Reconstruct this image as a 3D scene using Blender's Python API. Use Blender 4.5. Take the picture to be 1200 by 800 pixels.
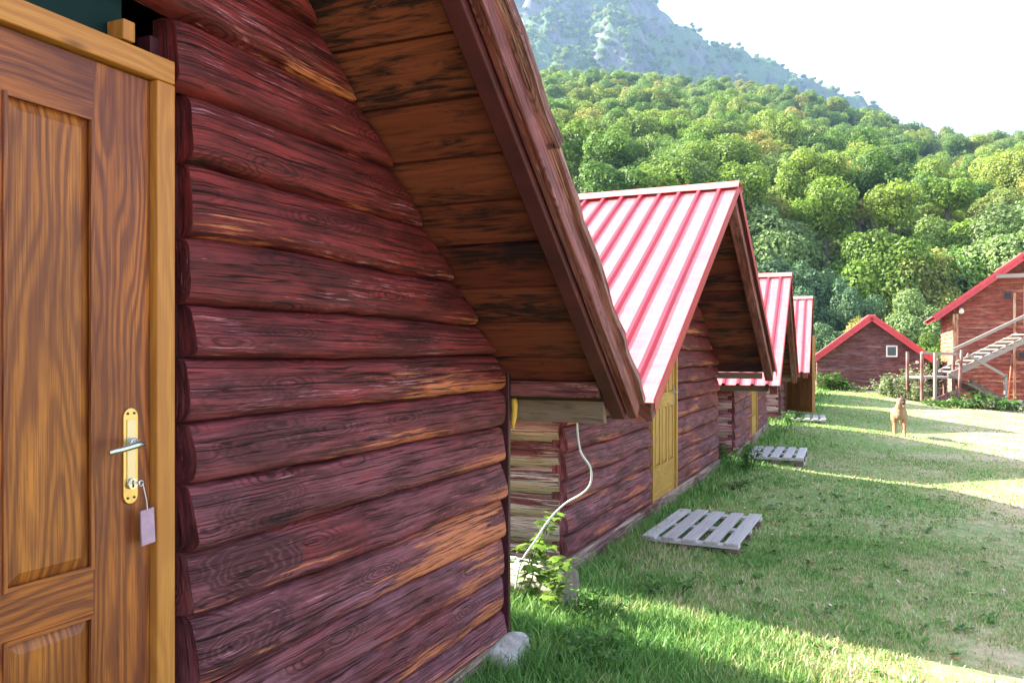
import bpy, bmesh, math, random
import numpy as np
from mathutils import Vector, Matrix, noise as mnoise
R = math.radians
for o in list(bpy.data.objects): bpy.data.objects.remove(o)
S = bpy.context.scene
COL = S.collection
# ---------------------------------------------------------------- camera
F = 960.0; HC = 1.5; HY = 413.0
YAW = math.atan2(430, 960)
cd = bpy.data.cameras.new('camera'); cam = bpy.data.objects.new('camera', cd); COL.objects.link(cam)
cd.lens = 28.8; cd.sensor_width = 36; cd.clip_end = 8000; cd.clip_start = .05
cd.shift_y = 13 / 1200
cam.location = (0, 0, HC); cam.rotation_euler = (R(90), 0, YAW)
S.camera = cam
# ---------------------------------------------------------------- light
SUNV = Vector((-1.40, -.05, 1)).normalized()
el = math.asin(SUNV.z); az = math.atan2(SUNV.x, SUNV.y)
w = bpy.data.worlds.new('World'); S.world = w; w.use_nodes = True
nt = w.node_tree; bg = nt.nodes['Background']
sk = nt.nodes.new('ShaderNodeTexSky'); sk.sky_type = 'NISHITA'; sk.sun_disc = False
sk.sun_elevation = el; sk.sun_rotation = az % (2 * math.pi)
sk.air_density = 1.0; sk.dust_density = 2.5; sk.ozone_density = 1.5
# thin bright cloud veil mixed over the blue sky
tc = nt.nodes.new('ShaderNodeTexCoord'); mp = nt.nodes.new('ShaderNodeMapping'); mp.inputs['Scale'].default_value = (1.5, 1.5, 4)
cn = nt.nodes.new('ShaderNodeTexNoise'); cn.inputs['Scale'].default_value = 1.6; cn.inputs['Detail'].default_value = 5
cr = nt.nodes.new('ShaderNodeValToRGB'); cr.color_ramp.elements[0].position = .38; cr.color_ramp.elements[1].position = .62
cr.color_ramp.elements[0].color = (.12, .12, .12, 1); cr.color_ramp.elements[1].color = (.8, .8, .8, 1)
mx = nt.nodes.new('ShaderNodeMix'); mx.data_type = 'RGBA'; mx.inputs['B'].default_value = (2.7, 3.0, 3.5, 1)
nt.links.new(tc.outputs['Generated'], mp.inputs['Vector']); nt.links.new(mp.outputs[0], cn.inputs['Vector'])
nt.links.new(cn.outputs['Fac'], cr.inputs[0]); nt.links.new(cr.outputs[0], mx.inputs['Factor'])
nt.links.new(sk.outputs[0], mx.inputs['A']); nt.links.new(mx.outputs['Result'], bg.inputs[0])
bg.inputs[1].default_value = 0.125
sd = bpy.data.lights.new('sun', 'SUN'); sun = bpy.data.objects.new('sun', sd); COL.objects.link(sun)
sd.energy = 5; sd.angle = R(.5); sd.color = (1, .95, .86)
sun.rotation_euler = SUNV.to_track_quat('Z', 'Y').to_euler()
S.view_settings.view_transform = 'Standard'; S.view_settings.look = 'None'
S.view_settings.exposure = 2.62; S.view_settings.gamma = 1
HAZE = 0.00032
# ---------------------------------------------------------------- helpers
CA, SA = math.cos(YAW), math.sin(YAW)
def C2W(px, t, z=None, py=None):
    """point seen in photo column px at forward distance t"""
    s = (px - 600) / F
    x = (s * CA - SA) * t; y = (s * SA + CA) * t
    if z is None: z = HC + (HY - py) / F * t
    return Vector((x, y, z))
def sstep(a, b, v):
    v = min(1, max(0, (v - a) / (b - a))); return v * v * (3 - 2 * v)
def gz(x, y):
    f = max(0.0, min(x, 9) + 1.5); f = f * f / (f + .25) if f > 0 else 0
    z = -.08 * f
    z += .02 * math.sin(x * 1.3 + y * .7) * math.sin(y * .9 - x * .4) * min(1, max(0, (y - 3) / 3))
    return z
def tag(o, label=None, cat=None, group=None, kind=None):
    if label: o['label'] = label
    if cat: o['category'] = cat
    if group: o['group'] = group
    if kind: o['kind'] = kind
    return o
def empty(name, loc=(0, 0, 0), rz=0, **k):
    o = bpy.data.objects.new(name, None); COL.objects.link(o); o.location = loc; o.rotation_euler = (0, 0, rz)
    o.empty_display_size = .2
    return tag(o, **k)
class MB:
    def __init__(s): s.v = []; s.f = []; s.g = []; s.m = []; s.sm = []
    def vert(s, p, g=(0, 0, 0)):
        s.v.append(tuple(p)); s.g.append(tuple(g)); return len(s.v) - 1
    def face(s, idx, mat=0, smooth=False): s.f.append(tuple(idx)); s.m.append(mat); s.sm.append(smooth)
    def poly(s, pts, mat=0, g=None, smooth=False):
        s.face([s.vert(p, (g[i] if g else (0, 0, 0))) for i, p in enumerate(pts)], mat, smooth)
    def box(s, o, ax, ay, az_, r=0, mat=0, grain=0):
        """box from corner o with edge vectors; grain = index of edge along the grain"""
        o = Vector(o); A = [Vector(ax), Vector(ay), Vector(az_)]
        if A[0].cross(A[1]).dot(A[2]) < 0: o = o + A[2]; A[2] = -A[2]
        L = [a.length for a in A]
        gi = grain; oth = [i for i in range(3) if i != gi]
        def P(i, j, k): return o + A[0] * i + A[1] * j + A[2] * k
        quads = [((0,0,0),(0,1,0),(1,1,0),(1,0,0)), ((0,0,1),(1,0,1),(1,1,1),(0,1,1)),
                 ((0,0,0),(1,0,0),(1,0,1),(0,0,1)), ((1,0,0),(1,1,0),(1,1,1),(1,0,1)),
                 ((1,1,0),(0,1,0),(0,1,1),(1,1,1)), ((0,1,0),(0,0,0),(0,0,1),(0,1,1))]
        for qd in quads:
            pts = [P(*c) for c in qd]
            gs = [(c[gi] * L[gi] + r * 7, c[oth[0]] * L[oth[0]] + c[oth[1]] * L[oth[1]], r) for c in qd]
            s.poly(pts, mat, gs)
    def b(s, x0, x1, y0, y1, z0, z1, r=0, mat=0, grain=0):
        s.box((x0, y0, z0), (x1 - x0, 0, 0), (0, y1 - y0, 0), (0, 0, z1 - z0), r, mat, grain)
    def tube(s, pts, rad, n=8, mat=0, r=0, cap=True):
        pts = [Vector(p) for p in pts]
        if not hasattr(rad, '__len__'): rad = [rad] * len(pts)
        rings = []; acc = 0; ref = None
        for i, p in enumerate(pts):
            d = (pts[min(i + 1, len(pts) - 1)] - pts[max(i - 1, 0)]).normalized()
            if ref is None:
                ref = d.orthogonal().normalized()
            ref = (ref - d * ref.dot(d)).normalized(); u = ref; v2 = d.cross(u)
            if i: acc += (p - pts[i - 1]).length
            rings.append([s.vert(p + (u * math.cos(6.28318 * k / n) + v2 * math.sin(6.28318 * k / n)) * rad[i],
                                 (acc + r * 7, k / n * rad[i] * 6, r)) for k in range(n)])
        for i in range(len(rings) - 1):
            for k in range(n):
                s.face((rings[i][k], rings[i][(k + 1) % n], rings[i + 1][(k + 1) % n], rings[i + 1][k]), mat, True)
        if cap:
            s.face(rings[0][::-1], mat); s.face(rings[-1], mat)
    def build(s, name, mats, parent=None, bevel=0, **k):
        me = bpy.data.meshes.new(name)
        me.from_pydata(s.v, [], s.f)
        at = me.attributes.new('gr', 'FLOAT_VECTOR', 'POINT')
        at.data.foreach_set('vector', np.array(s.g, dtype=np.float32).ravel())
        if not isinstance(mats, (list, tuple)): mats = [mats]
        for m in mats: me.materials.append(m)
        me.polygons.foreach_set('material_index', s.m)
        me.polygons.foreach_set('use_smooth', s.sm)
        me.update()
        o = bpy.data.objects.new(name, me); COL.objects.link(o)
        if parent: o.parent = parent
        if bevel:
            # weld box corners so that bevels work
            wd = o.modifiers.new('w', 'WELD'); wd.merge_threshold = .0005
            bv = o.modifiers.new('b', 'BEVEL'); bv.width = bevel; bv.segments = 2; bv.limit_method = 'ANGLE'; bv.angle_limit = R(40)
        return tag(o, **k)
# ---------------------------------------------------------------- materials
def N(nt, t, **k):
    n = nt.nodes.new(t)
    for a, b in k.items():
        if a in ('op',): n.operation = b
        elif a.startswith('i_'):
            key = a[2:].replace('_', ' ')
            n.inputs[key].default_value = b
        else: setattr(n, a, b)
    return n
class MT:
    def __init__(s, name, rough=.6, spec=.5):
        s.m = bpy.data.materials.new(name); s.m.use_nodes = True; s.nt = s.m.node_tree
        s.p = s.nt.nodes['Principled BSDF']; s.p.inputs['Roughness'].default_value = rough
        s.p.inputs['Specular IOR Level'].default_value = spec
    def L(s, a, b): s.nt.links.new(a, b)
    def attr(s, n='gr'): return N(s.nt, 'ShaderNodeAttribute', attribute_name=n).outputs['Vector']
    def obj(s): return N(s.nt, 'ShaderNodeTexCoord').outputs['Object']
    def pos(s): return N(s.nt, 'ShaderNodeNewGeometry').outputs['Position']
    def map(s, vec, sc=(1, 1, 1), loc=(0, 0, 0)):
        m = N(s.nt, 'ShaderNodeMapping'); m.inputs['Scale'].default_value = sc; m.inputs['Location'].default_value = loc
        s.L(vec, m.inputs['Vector']); return m.outputs[0]
    def noise(s, vec, scale=1, detail=4, rough=.55, dist=0):
        n = N(s.nt, 'ShaderNodeTexNoise'); n.inputs['Scale'].default_value = scale; n.inputs['Detail'].default_value = detail
        n.inputs['Roughness'].default_value = rough; n.inputs['Distortion'].default_value = dist
        s.L(vec, n.inputs['Vector']); return n.outputs['Fac']
    def vor(s, vec, scale=1, feat='F1', out='Distance'):
        n = N(s.nt, 'ShaderNodeTexVoronoi'); n.feature = feat; n.inputs['Scale'].default_value = scale
        s.L(vec, n.inputs['Vector']); return n.outputs[out]
    def wave(s, vec, scale, dist, dscale=1, det=2):
        n = N(s.nt, 'ShaderNodeTexWave'); n.bands_direction = 'Y'
        n.inputs['Scale'].default_value = scale; n.inputs['Distortion'].default_value = dist
        n.inputs['Detail Scale'].default_value = dscale; n.inputs['Detail'].default_value = det
        s.L(vec, n.inputs['Vector']); return n.outputs['Fac']
    def ramp(s, fac, *st):
        n = N(s.nt, 'ShaderNodeValToRGB'); e = n.color_ramp.elements
        while len(e) < len(st): e.new(.5)
        for i, (p, c) in enumerate(st):
            e[i].position = p; e[i].color = (c, c, c, 1) if not hasattr(c, '__len__') else (*c, 1)
        s.L(fac, n.inputs[0]); return n.outputs[0]
    def mix(s, f, a, b, mode='MIX'):
        n = N(s.nt, 'ShaderNodeMix', data_type='RGBA', blend_type=mode)
        for v, k in ((f, 'Factor'), (a, 'A'), (b, 'B')):
            i = [q for q in n.inputs if q.name == k and (q.type == ('VALUE' if k == 'Factor' else 'RGBA'))][0]
            if hasattr(v, 'links') or hasattr(v, 'node'): s.L(v, i)
            else: i.default_value = v if k == 'Factor' else (*v, 1)
        return [q for q in n.outputs if q.type == 'RGBA'][0]
    def math(s, op, a, b=0.0):
        n = N(s.nt, 'ShaderNodeMath'); n.operation = op
        for i, v in enumerate((a, b)):
            if hasattr(v, 'node'): s.L(v, n.inputs[i])
            else: n.inputs[i].default_value = v
        return n.outputs[0]
    def sep(s, vec, k):
        n = N(s.nt, 'ShaderNodeSeparateXYZ'); s.L(vec, n.inputs[0]); return n.outputs[k]
    def bump(s, h, strength=.5, dist=.01):
        n = N(s.nt, 'ShaderNodeBump'); n.inputs['Strength'].default_value = strength; n.inputs['Distance'].default_value = dist
        s.L(h, n.inputs['Height']); s.L(n.outputs[0], s.p.inputs['Normal'])
    def col(s, c):
        if hasattr(c, 'node'): s.L(c, s.p.inputs['Base Color'])
        else: s.p.inputs['Base Color'].default_value = (*c, 1)
        return s
def log_paint(name, stain, stain2, faded, bare, peel=.55, fade=.5, zfade=None, seamv=.18, rough=.5, peel_w=.05, oval=None, pgrad=None):
    """stained weathered log: gr = (along, across, seed)"""
    M = MT(name, rough, .3)
    g = M.attr()
    seed = M.map(g, (1, 1, 31))
    big = M.noise(M.map(seed, (1.3, 5, 1)), 1, 3)
    streak = M.noise(M.map(seed, (1.6, 45, 1)), 1, 6, .65, .6)
    fine = M.noise(M.map(seed, (5, 190, 1)), 1, 3, .6, .3)
    c = M.mix(M.ramp(streak, (.35, 0), (.68, 1)), stain, stain2)
    fz = M.ramp(M.math('ADD', M.math('MULTIPLY', big, .6), M.math('MULTIPLY', streak, .5)), (.62 - .25 * fade, 0), (.95 - .35 * fade, 1))
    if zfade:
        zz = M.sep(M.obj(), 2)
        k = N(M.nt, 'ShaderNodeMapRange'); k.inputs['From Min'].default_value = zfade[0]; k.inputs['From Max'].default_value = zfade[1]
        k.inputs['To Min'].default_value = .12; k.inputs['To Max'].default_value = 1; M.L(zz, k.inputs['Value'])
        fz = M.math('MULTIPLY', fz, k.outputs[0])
    c = M.mix(fz, c, faded)
    mot = M.noise(M.map(seed, (4, 14, 1)), 1, 5, .6); c = M.mix(M.ramp(mot, (.36, .6), (.52, 0)), c, tuple(q * .4 for q in stain)); c = M.mix(M.ramp(mot, (.56, 0), (.74, .45)), c, tuple(min(.9, q * 1.5) for q in stain2))
    # rings (knots / hewn ovals)
    kv = M.vor(M.map(seed, (2.4, 9, 1)), 1)
    ring = M.math('SINE', M.math('MULTIPLY', M.math('ADD', kv, M.math('MULTIPLY', streak, .12)), 85.0))
    near = M.ramp(kv, (.15, 1), (.5, 0))
    rr = M.math('MULTIPLY', M.math('MULTIPLY', ring, near), .5)
    c = M.mix(M.ramp(rr, (.02, 0), (.35, .75)), c, tuple(q * .35 for q in stain))
    knot = M.ramp(kv, (.025, 1), (.06, 0))
    c = M.mix(knot, c, tuple(q * .5 for q in stain2))
    if oval:
        # hewn end of each log: dark oval with close growth rings
        sr = M.sep(g, 2); cx = M.math('ADD', M.math('MULTIPLY', sr, .22), oval)
        ex = M.math('MULTIPLY', M.math('SUBTRACT', M.sep(g, 0), cx), 4.0); ey = M.math('MULTIPLY', M.math('SUBTRACT', M.sep(g, 1), .09), 12.5)
        wob = M.noise(M.map(seed, (3, 10, 1)), 1, 2)
        rd = M.math('ADD', M.math('SQRT', M.math('ADD', M.math('MULTIPLY', ex, ex), M.math('MULTIPLY', ey, ey))), M.math('MULTIPLY', M.math('SUBTRACT', wob, .5), 1.5))
        inn = M.ramp(rd, (.80, 1), (.93, 0))
        oc = M.mix(M.ramp(M.math('SINE', M.math('MULTIPLY', rd, 46.0)), (.0, 0), (.9, .5)), (.075, .014, .020), (.24, .09, .105))
        oc = M.mix(M.ramp(M.noise(M.map(seed, (5, 12, 4)), 1, 4), (.4, 0), (.6, .6)), oc, (.06, .012, .016))
        oz = N(M.nt, 'ShaderNodeMapRange'); oz.inputs['From Min'].default_value = 1.15; oz.inputs['From Max'].default_value = 1.5; oz.inputs['To Min'].default_value = .85; oz.inputs['To Max'].default_value = 0; M.L(M.sep(M.obj(), 2), oz.inputs['Value'])
        keep = M.ramp(M.noise(M.map(g, (0, 0, 91)), 1, 0), (.36, .15), (.46, 1))
        c = M.mix(M.math('MULTIPLY', M.math('MULTIPLY', inn, keep), oz.outputs[0]), c, oc)
    # peeled streaks showing bare wood, mainly along lower edges
    acr = M.sep(g, 1)
    edge = M.ramp(M.math('DIVIDE', acr, seamv), (0.0, .10), (.30, .07), (.5, 0), (.85, 0.0), (1.0, .03))
    pn = M.noise(M.map(seed, (2.2, 60, 1)), 1, 7, .72, .4)
    pb = M.noise(M.map(seed, (.9, 4, 3)), 1, 2)
    pm = M.math('ADD', M.math('ADD', M.math('MULTIPLY', pn, .55), M.math('MULTIPLY', pb, .5)), edge)
    if pgrad:
        mu = N(M.nt, 'ShaderNodeMapRange'); mu.inputs['From Min'].default_value = pgrad[0]; mu.inputs['From Max'].default_value = pgrad[1]; mu.inputs['To Min'].default_value = -.06; mu.inputs['To Max'].default_value = .012; M.L(M.sep(g, 0), mu.inputs['Value'])
        mz = N(M.nt, 'ShaderNodeMapRange'); mz.inputs['From Min'].default_value = 1.1; mz.inputs['From Max'].default_value = 1.6; mz.inputs['To Min'].default_value = 0; mz.inputs['To Max'].default_value = -.035; M.L(M.sep(M.obj(), 2), mz.inputs['Value'])
        pm = M.math('ADD', M.math('ADD', pm, mu.outputs[0]), mz.outputs[0])
    mask = M.ramp(pm, (peel, 0), (peel + peel_w, 1))
    barev = M.mix(fine, tuple(q * .6 for q in bare), tuple(min(1, q * 1.25) for q in bare))
    c = M.mix(mask, c, barev)
    # fine pale scuffs along the grain
    sc1 = M.noise(M.map(seed, (7, 150, 1)), 1, 5, .7, .2); sc2 = M.noise(M.map(seed, (1.1, 6, 7)), 1, 3)
    sm = M.ramp(M.math('ADD', M.math('MULTIPLY', sc1, .62), M.math('MULTIPLY', sc2, .38)), (.585, 0), (.64, .7))
    c = M.mix(sm, c, tuple(min(.8, q * 2.0 + .06) for q in faded))
    sd1 = M.noise(M.map(seed, (3, 95, 5)), 1, 6, .75, .3)
    c = M.mix(M.ramp(sd1, (.38, .85), (.49, 0)), c, tuple(q * .3 for q in stain))
    # drying cracks
    crk = M.noise(M.map(seed, (.8, 70, 1)), 1, 2, .4, .8)
    cm = M.ramp(M.math('ABSOLUTE', M.math('SUBTRACT', crk, .5)), (0, .95), (.018, 0))
    c = M.mix(cm, c, (.012, .006, .006))
    M.col(c)
    h = M.math('ADD', M.math('MULTIPLY', streak, .6), M.math('SUBTRACT', M.math('MULTIPLY', fine, .35), M.math('MULTIPLY', cm, .8)))
    M.bump(h, .9, .008)
    M.L(M.ramp(streak, (.3, rough - .12), (.7, rough + .2)), M.p.inputs['Roughness'])
    return M.m
def board_mat(name, cols, char=.5, rough=.65):
    """rough boards with dark mould streaks"""
    M = MT(name, rough, .3)
    g = M.attr(); seed = M.map(g, (1, 1, 29))
    streak = M.noise(M.map(seed, (2.0, 40, 1)), 1, 6, .65, 1.2)
    big = M.noise(M.map(seed, (1.2, 3, 1)), 1, 3)
    per = M.noise(M.map(g, (0, 0, 53)), 1, 0)
    c = M.mix(M.ramp(per, (.42, 0), (.58, 1)), cols[0], cols[1])
    c = M.mix(M.ramp(streak, (.3, .6), (.6, 0)), c, tuple(q * .45 for q in cols[0]))
    dm = M.math('ADD', M.math('MULTIPLY', M.noise(M.map(seed, (3.5, 26, 1)), 1, 7, .7, 1.5), .6), M.math('MULTIPLY', big, .5))
    c = M.mix(M.ramp(dm, (char, 0), (char + .11, .93)), c, (.010, .007, .010))
    M.col(c); M.bump(streak, .4, .004)
    return M.m
def varnish(name, light, dark, k=1.0, rough=.38):
    """varnished softwood with growth-ring lines; gr = (along, across, seed)"""
    M = MT(name, rough, .35)
    g = M.attr(); seed = M.map(g, (1, 1, 17))
    warp = M.noise(M.map(seed, (1.1, 6.5, 1)), 1, 2, .45)
    warp2 = M.noise(M.map(seed, (7, 30, 1)), 1, 2, .5)
    ph = M.math('ADD', M.math('ADD', M.math('MULTIPLY', M.sep(seed, 1), 210.0 * k), M.math('MULTIPLY', warp, 70.0)), M.math('MULTIPLY', warp2, 3.0))
    b01 = M.math('ADD', M.math('MULTIPLY', M.math('SINE', ph), .5), .5)
    patch = M.noise(M.map(seed, (1.0, 9, 1)), 1, 3, .5)
    fine = M.noise(M.map(seed, (5, 330, 1)), 1, 4, .65)
    stain = M.noise(M.map(seed, (1.8, 5, 9)), 1, 4, .6)
    mid = tuple((a * .30 + b * .70) for a, b in zip(light, dark))
    lite = M.mix(M.ramp(patch, (.35, 0), (.65, 1)), light, tuple((a * .7 + b * .3) for a, b in zip(light, dark)))
    c = M.mix(M.ramp(b01, (.10, 1), (.55, .35), (.90, 0)), lite, mid)
    c = M.mix(M.ramp(stain, (.45, 0), (.70, .8)), c, dark)
    c = M.mix(M.ramp(fine, (.36, .7), (.56, 0)), c, dark)
    kv = M.vor(M.map(seed, (1.7, 7, 1)), 1)
    c = M.mix(M.ramp(kv, (.03, .95), (.085, 0)), c, tuple(q * .4 for q in dark))
    M.col(c); M.bump(M.math('ADD', M.math('MULTIPLY', b01, .4), fine), .25, .002)
    return M.m
def plain(name, c, rough=.6, metal=0, spec=.5, var=.25, sc=6):
    M = MT(name, rough, spec); M.p.inputs['Metallic'].default_value = metal
    n = M.noise(M.obj(), sc, 5, .6)
    M.col(M.mix(M.ramp(n, (.3, 0), (.7, 1)), tuple(q * (1 - var) for q in c), tuple(min(1, q * (1 + var)) for q in c)))
    M.bump(n, .15, .005)
    return M.m
stainA = (.095, .008, .009); stainA2 = (.27, .026, .022)
OV = 3.585 + .08
m_front = log_paint('paint_front', stainA, stainA2, (.27, .098, .125), (.66, .20, .09), .603, 1.0, (1.7, .5), rough=.6, oval=OV, pgrad=(3.9, 5.3))
m_front2 = log_paint('paint_front_plain', stainA, stainA2, (.27, .095, .11), (.58, .17, .08), .625, .9, (1.7, .5), rough=.6)
m_side = log_paint('paint_side', (.11, .022, .018), (.22, .05, .035), (.35, .16, .13), (.66, .50, .38), .52, .7, rough=.6)
m_bare = log_paint('bare_logs', (.24, .028, .025), (.38, .07, .06), (.42, .14, .14), (.74, .47, .46), .53, .7, rough=.6)
m_rear = log_paint('paint_far', (.11, .022, .020), (.2, .045, .035), (.2, .10, .11), (.38, .17, .1), .62, .5, rough=.5)
m_sill = log_paint('sill_paint', (.14, .03, .025), (.24, .06, .045), (.34, .18, .17), (.5, .32, .25), .52, .6, rough=.6)
m_barge = log_paint('barge_paint', (.20, .045, .040), (.30, .085, .075), (.40, .17, .18), (.44, .22, .16), .70, .6, rough=.5, seamv=.3)
m_verge = log_paint('verge_wood', (.20, .06, .05), (.32, .12, .10), (.44, .24, .22), (.55, .34, .28), .58, .6, rough=.8)
m_raft = plain('rafter_stain', (.085, .014, .018), .6, var=.35, sc=7)
m_dark = plain('dark_stain', (.055, .010, .014), .5, var=.4, sc=14)
m_soffit = board_mat('soffit_boards', ((.15, .025, .016), (.31, .082, .040)), .520)
m_plank = board_mat('grey_plank', ((.19, .12, .08), (.28, .19, .13)), .60)
m_greyrail = board_mat('grey_rail', ((.30, .24, .21), (.37, .30, .27)), .66)
m_door = varnish('door_varnish', (.50, .150, .024), (.095, .019, .015), 1.1)
m_doorp = varnish('door_panel_varnish', (.52, .175, .026), (.13, .030, .012), .75)
m_frame = varnish('frame_varnish', (.58, .25, .05), (.40, .14, .03), .6, .4)
m_ochre = varnish('ochre_varnish', (.60, .34, .07), (.36, .18, .035), .6, .45)
m_olive = varnish('brown_door_varnish', (.50, .24, .06), (.22, .09, .025), .8, .45)
m_brass = plain('brass', (.66, .47, .20), .3, 1, var=.06)
m_steel = plain('steel', (.66, .66, .68), .25, 1, var=.06)
m_black = plain('black', (.01, .01, .012), .5)
m_glass = MT('dark_glass', .5, .15).col((.003, .020, .018)).m
m_white = plain('white_plastic', (.8, .78, .76), .45, var=.05)
m_tag = plain('tag_plastic', (.42, .26, .36), .35, var=.15, sc=40)
def metal_red(fresh=False):  # fresh: the rib copy, with shade put into its darker red
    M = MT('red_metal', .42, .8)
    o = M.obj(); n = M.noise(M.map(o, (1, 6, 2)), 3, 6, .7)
    c = M.mix(M.ramp(n, (.30, 0), (.70, 1)), (.56, .085, .095), (.64, .165, .155))  # flats in paler pink, sun glare painted into the colour
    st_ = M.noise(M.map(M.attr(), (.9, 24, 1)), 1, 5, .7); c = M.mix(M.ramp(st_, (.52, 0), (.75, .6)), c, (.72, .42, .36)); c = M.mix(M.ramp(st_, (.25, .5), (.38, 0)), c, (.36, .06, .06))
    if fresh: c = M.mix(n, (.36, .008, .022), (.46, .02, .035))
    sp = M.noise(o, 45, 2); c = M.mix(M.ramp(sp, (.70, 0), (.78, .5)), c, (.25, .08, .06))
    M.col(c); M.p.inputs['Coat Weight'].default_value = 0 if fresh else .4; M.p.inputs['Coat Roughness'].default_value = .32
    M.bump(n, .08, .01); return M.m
m_red = metal_red(); m_red_shade = metal_red(True)
m_cap = plain('faded_ridge', (.62, .22, .19), .45, var=.35, sc=5)
# ---------------------------------------------------------------- log walls
def wave_fn(rng, amp):
    ks = [(rng.uniform(.8, 5), rng.uniform(0, 6.28), rng.uniform(.3, 1)) for _ in range(5)]
    return lambda u: amp * sum(a * math.sin(k * u + p) for k, p, a in ks) / 2
def log_wall(mb, seams, y0f, y1f, fr, bulge=.045, seed=0, seg=.07, holes=(), power=3.0, depth=.085, mat=0):
    rng = random.Random(seed)
    seamw = [(lambda u, f=wave_fn(rng, .010), o=rng.uniform(0, 99): f(u) * .75 + .004 * mnoise.noise(Vector((u * 9, o, 0)))) for _ in seams]
    seamw[0] = seamw[-1] = lambda u: 0
    V = [0, .035, .09, .18, .34, .52, .70, .84, .93, .975, 1]; PF = [0, .62, .90, 1, .97, .90, .80, .70, .58, .36, 0]
    for i in range(len(seams) - 1):
        za, zb = seams[i], seams[i + 1]
        r = rng.random(); dw = wave_fn(rng, .008); tilt = rng.uniform(-.008, .008); bl = bulge * rng.uniform(.55, .95)
        zm = (za + zb) / 2
        a_, b_ = y0f(zm), y1f(zm)
        segs = [(y0f, y1f, 0, 0)]
        for (h0, h1, hz0, hz1) in holes:
            if hz0 < zm < hz1:
                segs = [(y0f, (lambda z, h0=h0: h0), 0, 1), ((lambda z, h1=h1: h1), y1f, 1, 0)]
        for (fa, fb, ea, eb) in segs:
            if fb(zm) - fa(zm) < .06: continue
            n = max(3, int((fb(zm) - fa(zm)) / seg)); grid = []
            ja, jb = rng.uniform(-.012, .012) * ea, rng.uniform(-.012, .012) * eb
            for j in range(n + 1):
                row = []
                for v, pf in zip(V, PF):
                    z = za + (zb - za) * v; A = fa(z) + ja; B = fb(z) + jb
                    # slightly closer spacing at the ends
                    q = j / n; u = A + (B - A) * q
                    zz = z + seamw[i](u) * (1 - v) + seamw[i + 1](u) * v
                    prof = (1 - abs(2 * v - 1) ** power) if power < 2.5 else pf
                    d = -.025 + (bl + .025) * prof + (dw(u) + .011 * mnoise.noise(Vector((u * 3.1, v * 1.6, i * 7.7 + seed))) + .005 * mnoise.noise(Vector((u * 11, v * 4, i * 3.3 + seed)))) * prof + tilt * (v - .5) * 2 * prof
                    dist = min(u - A, B - u)
                    if dist < .05: d -= (1 - dist / .05) ** 2 * .014
                    row.append(mb.vert(fr(u, zz, d), (u, v * (zb - za) * .18 / max(.05, zb - za), r)))
                grid.append(row)
            for j in range(n):
                for k in range(len(V) - 1):
                    mb.face((grid[j][k], grid[j + 1][k], grid[j + 1][k + 1], grid[j][k + 1]), mat, True)
            for e, rowi in ((0, grid[0]), (1, grid[-1])):
                back = []; front = []
                for k, v in enumerate(V):
                    z = za + (zb - za) * v; u = (fb(z) + jb) if e else (fa(z) + ja)
                    p = mb.v[rowi[k]]
                    front.append(mb.vert(p, (v * .3, .09, r + .5)))
                    back.append(mb.vert(fr(u, z, -depth), (v * .3, .17, r + .5)))
                for k in range(len(V) - 1):
                    q = (front[k], back[k], back[k + 1], front[k + 1])
                    mb.face(q if e else q[::-1], mat)
def seam_list(z0, z1, pitch, rng, first=None):
    out = [z0]; z = first if first else z0 + pitch * rng.uniform(.8, 1.1)
    while z < z1 - pitch * .3:
        out.append(z); z += pitch * rng.uniform(.92, 1.08)
    out.append(z1); return out
# ---------------------------------------------------------------- panel doors
def panel(mb, y0, y1, z0, z1, x, r, grain=2, mat=1, bev=.035, rise=.006, rec=.012):
    """recessed field with raised bevelled centre, facing +x"""
    o = [(y0, z0), (y1, z0), (y1, z1), (y0, z1)]
    m = [(y0 + bev, z0 + bev), (y1 - bev, z0 + bev), (y1 - bev, z1 - bev), (y0 + bev, z1 - bev)]
    g_ = lambda p: (p[1] + r * 7, p[0], r)
    O = [(x - rec, *p) for p in o]; Mi = [(x + rise - .003, *p) for p in m]
    mb.poly(Mi, mat, [g_(p) for p in m])
    for i in range(4):
        j = (i + 1) % 4
        mb.poly([O[i], O[j], Mi[j], Mi[i]], mat, [g_(o[i]), g_(o[j]), g_(m[j]), g_(m[i])])
        W = [(x, *o[i]), (x, *o[j]), O[j], O[i]]
        mb.poly(W, 0, [g_(o[i]), g_(o[j]), g_(o[j]), g_(o[i])])
def door_leaf(name, parent, y0, y1, z0, z1, stiles, rails, mats, th=.045, x=0, bead=True):
    """stiles: list of (a,b) y ranges; rails: list of (a,b) z ranges; openings between become panels"""
    mb = MB(); rng = random.Random(len(name) + int(y0 * 100))
    mb.b(x - th, x - .018, y0, y1, z0, z1, rng.random(), 0, 2)
    for i, (a, b) in enumerate(stiles):
        if i in (0, len(stiles) - 1): mb.b(x - .018, x, a, b, z0, z1, rng.random(), 0, 2)
        else:
            for k in range(len(rails) - 1): mb.b(x - .018, x, a, b, rails[k][1], rails[k + 1][0], rng.random(), 0, 2)
    for (a, b) in rails: mb.b(x - .018, x, stiles[0][1], stiles[-1][0], a, b, rng.random(), 0, 1)
    for i in range(len(stiles) - 1):
        for k in range(len(rails) - 1):
            a, b = stiles[i][1], stiles[i + 1][0]; c, d = rails[k][1], rails[k + 1][0]
            panel(mb, a, b, c, d, x, rng.random(), bev=min(.035, (b - a) * .2))
            if bead:
                e = .009
                for (p, q, s_, t) in ((a, a + e, c, d), (b - e, b, c, d)): mb.b(x - .004, x + .005, p, q, s_, t, .3, 0, 2)
                for (p, q, s_, t) in ((a + e, b - e, c, c + e), (a + e, b - e, d - e, d)): mb.b(x - .004, x + .005, p, q, s_, t, .3, 0, 1)
    return mb.build(name, mats, parent)
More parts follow.
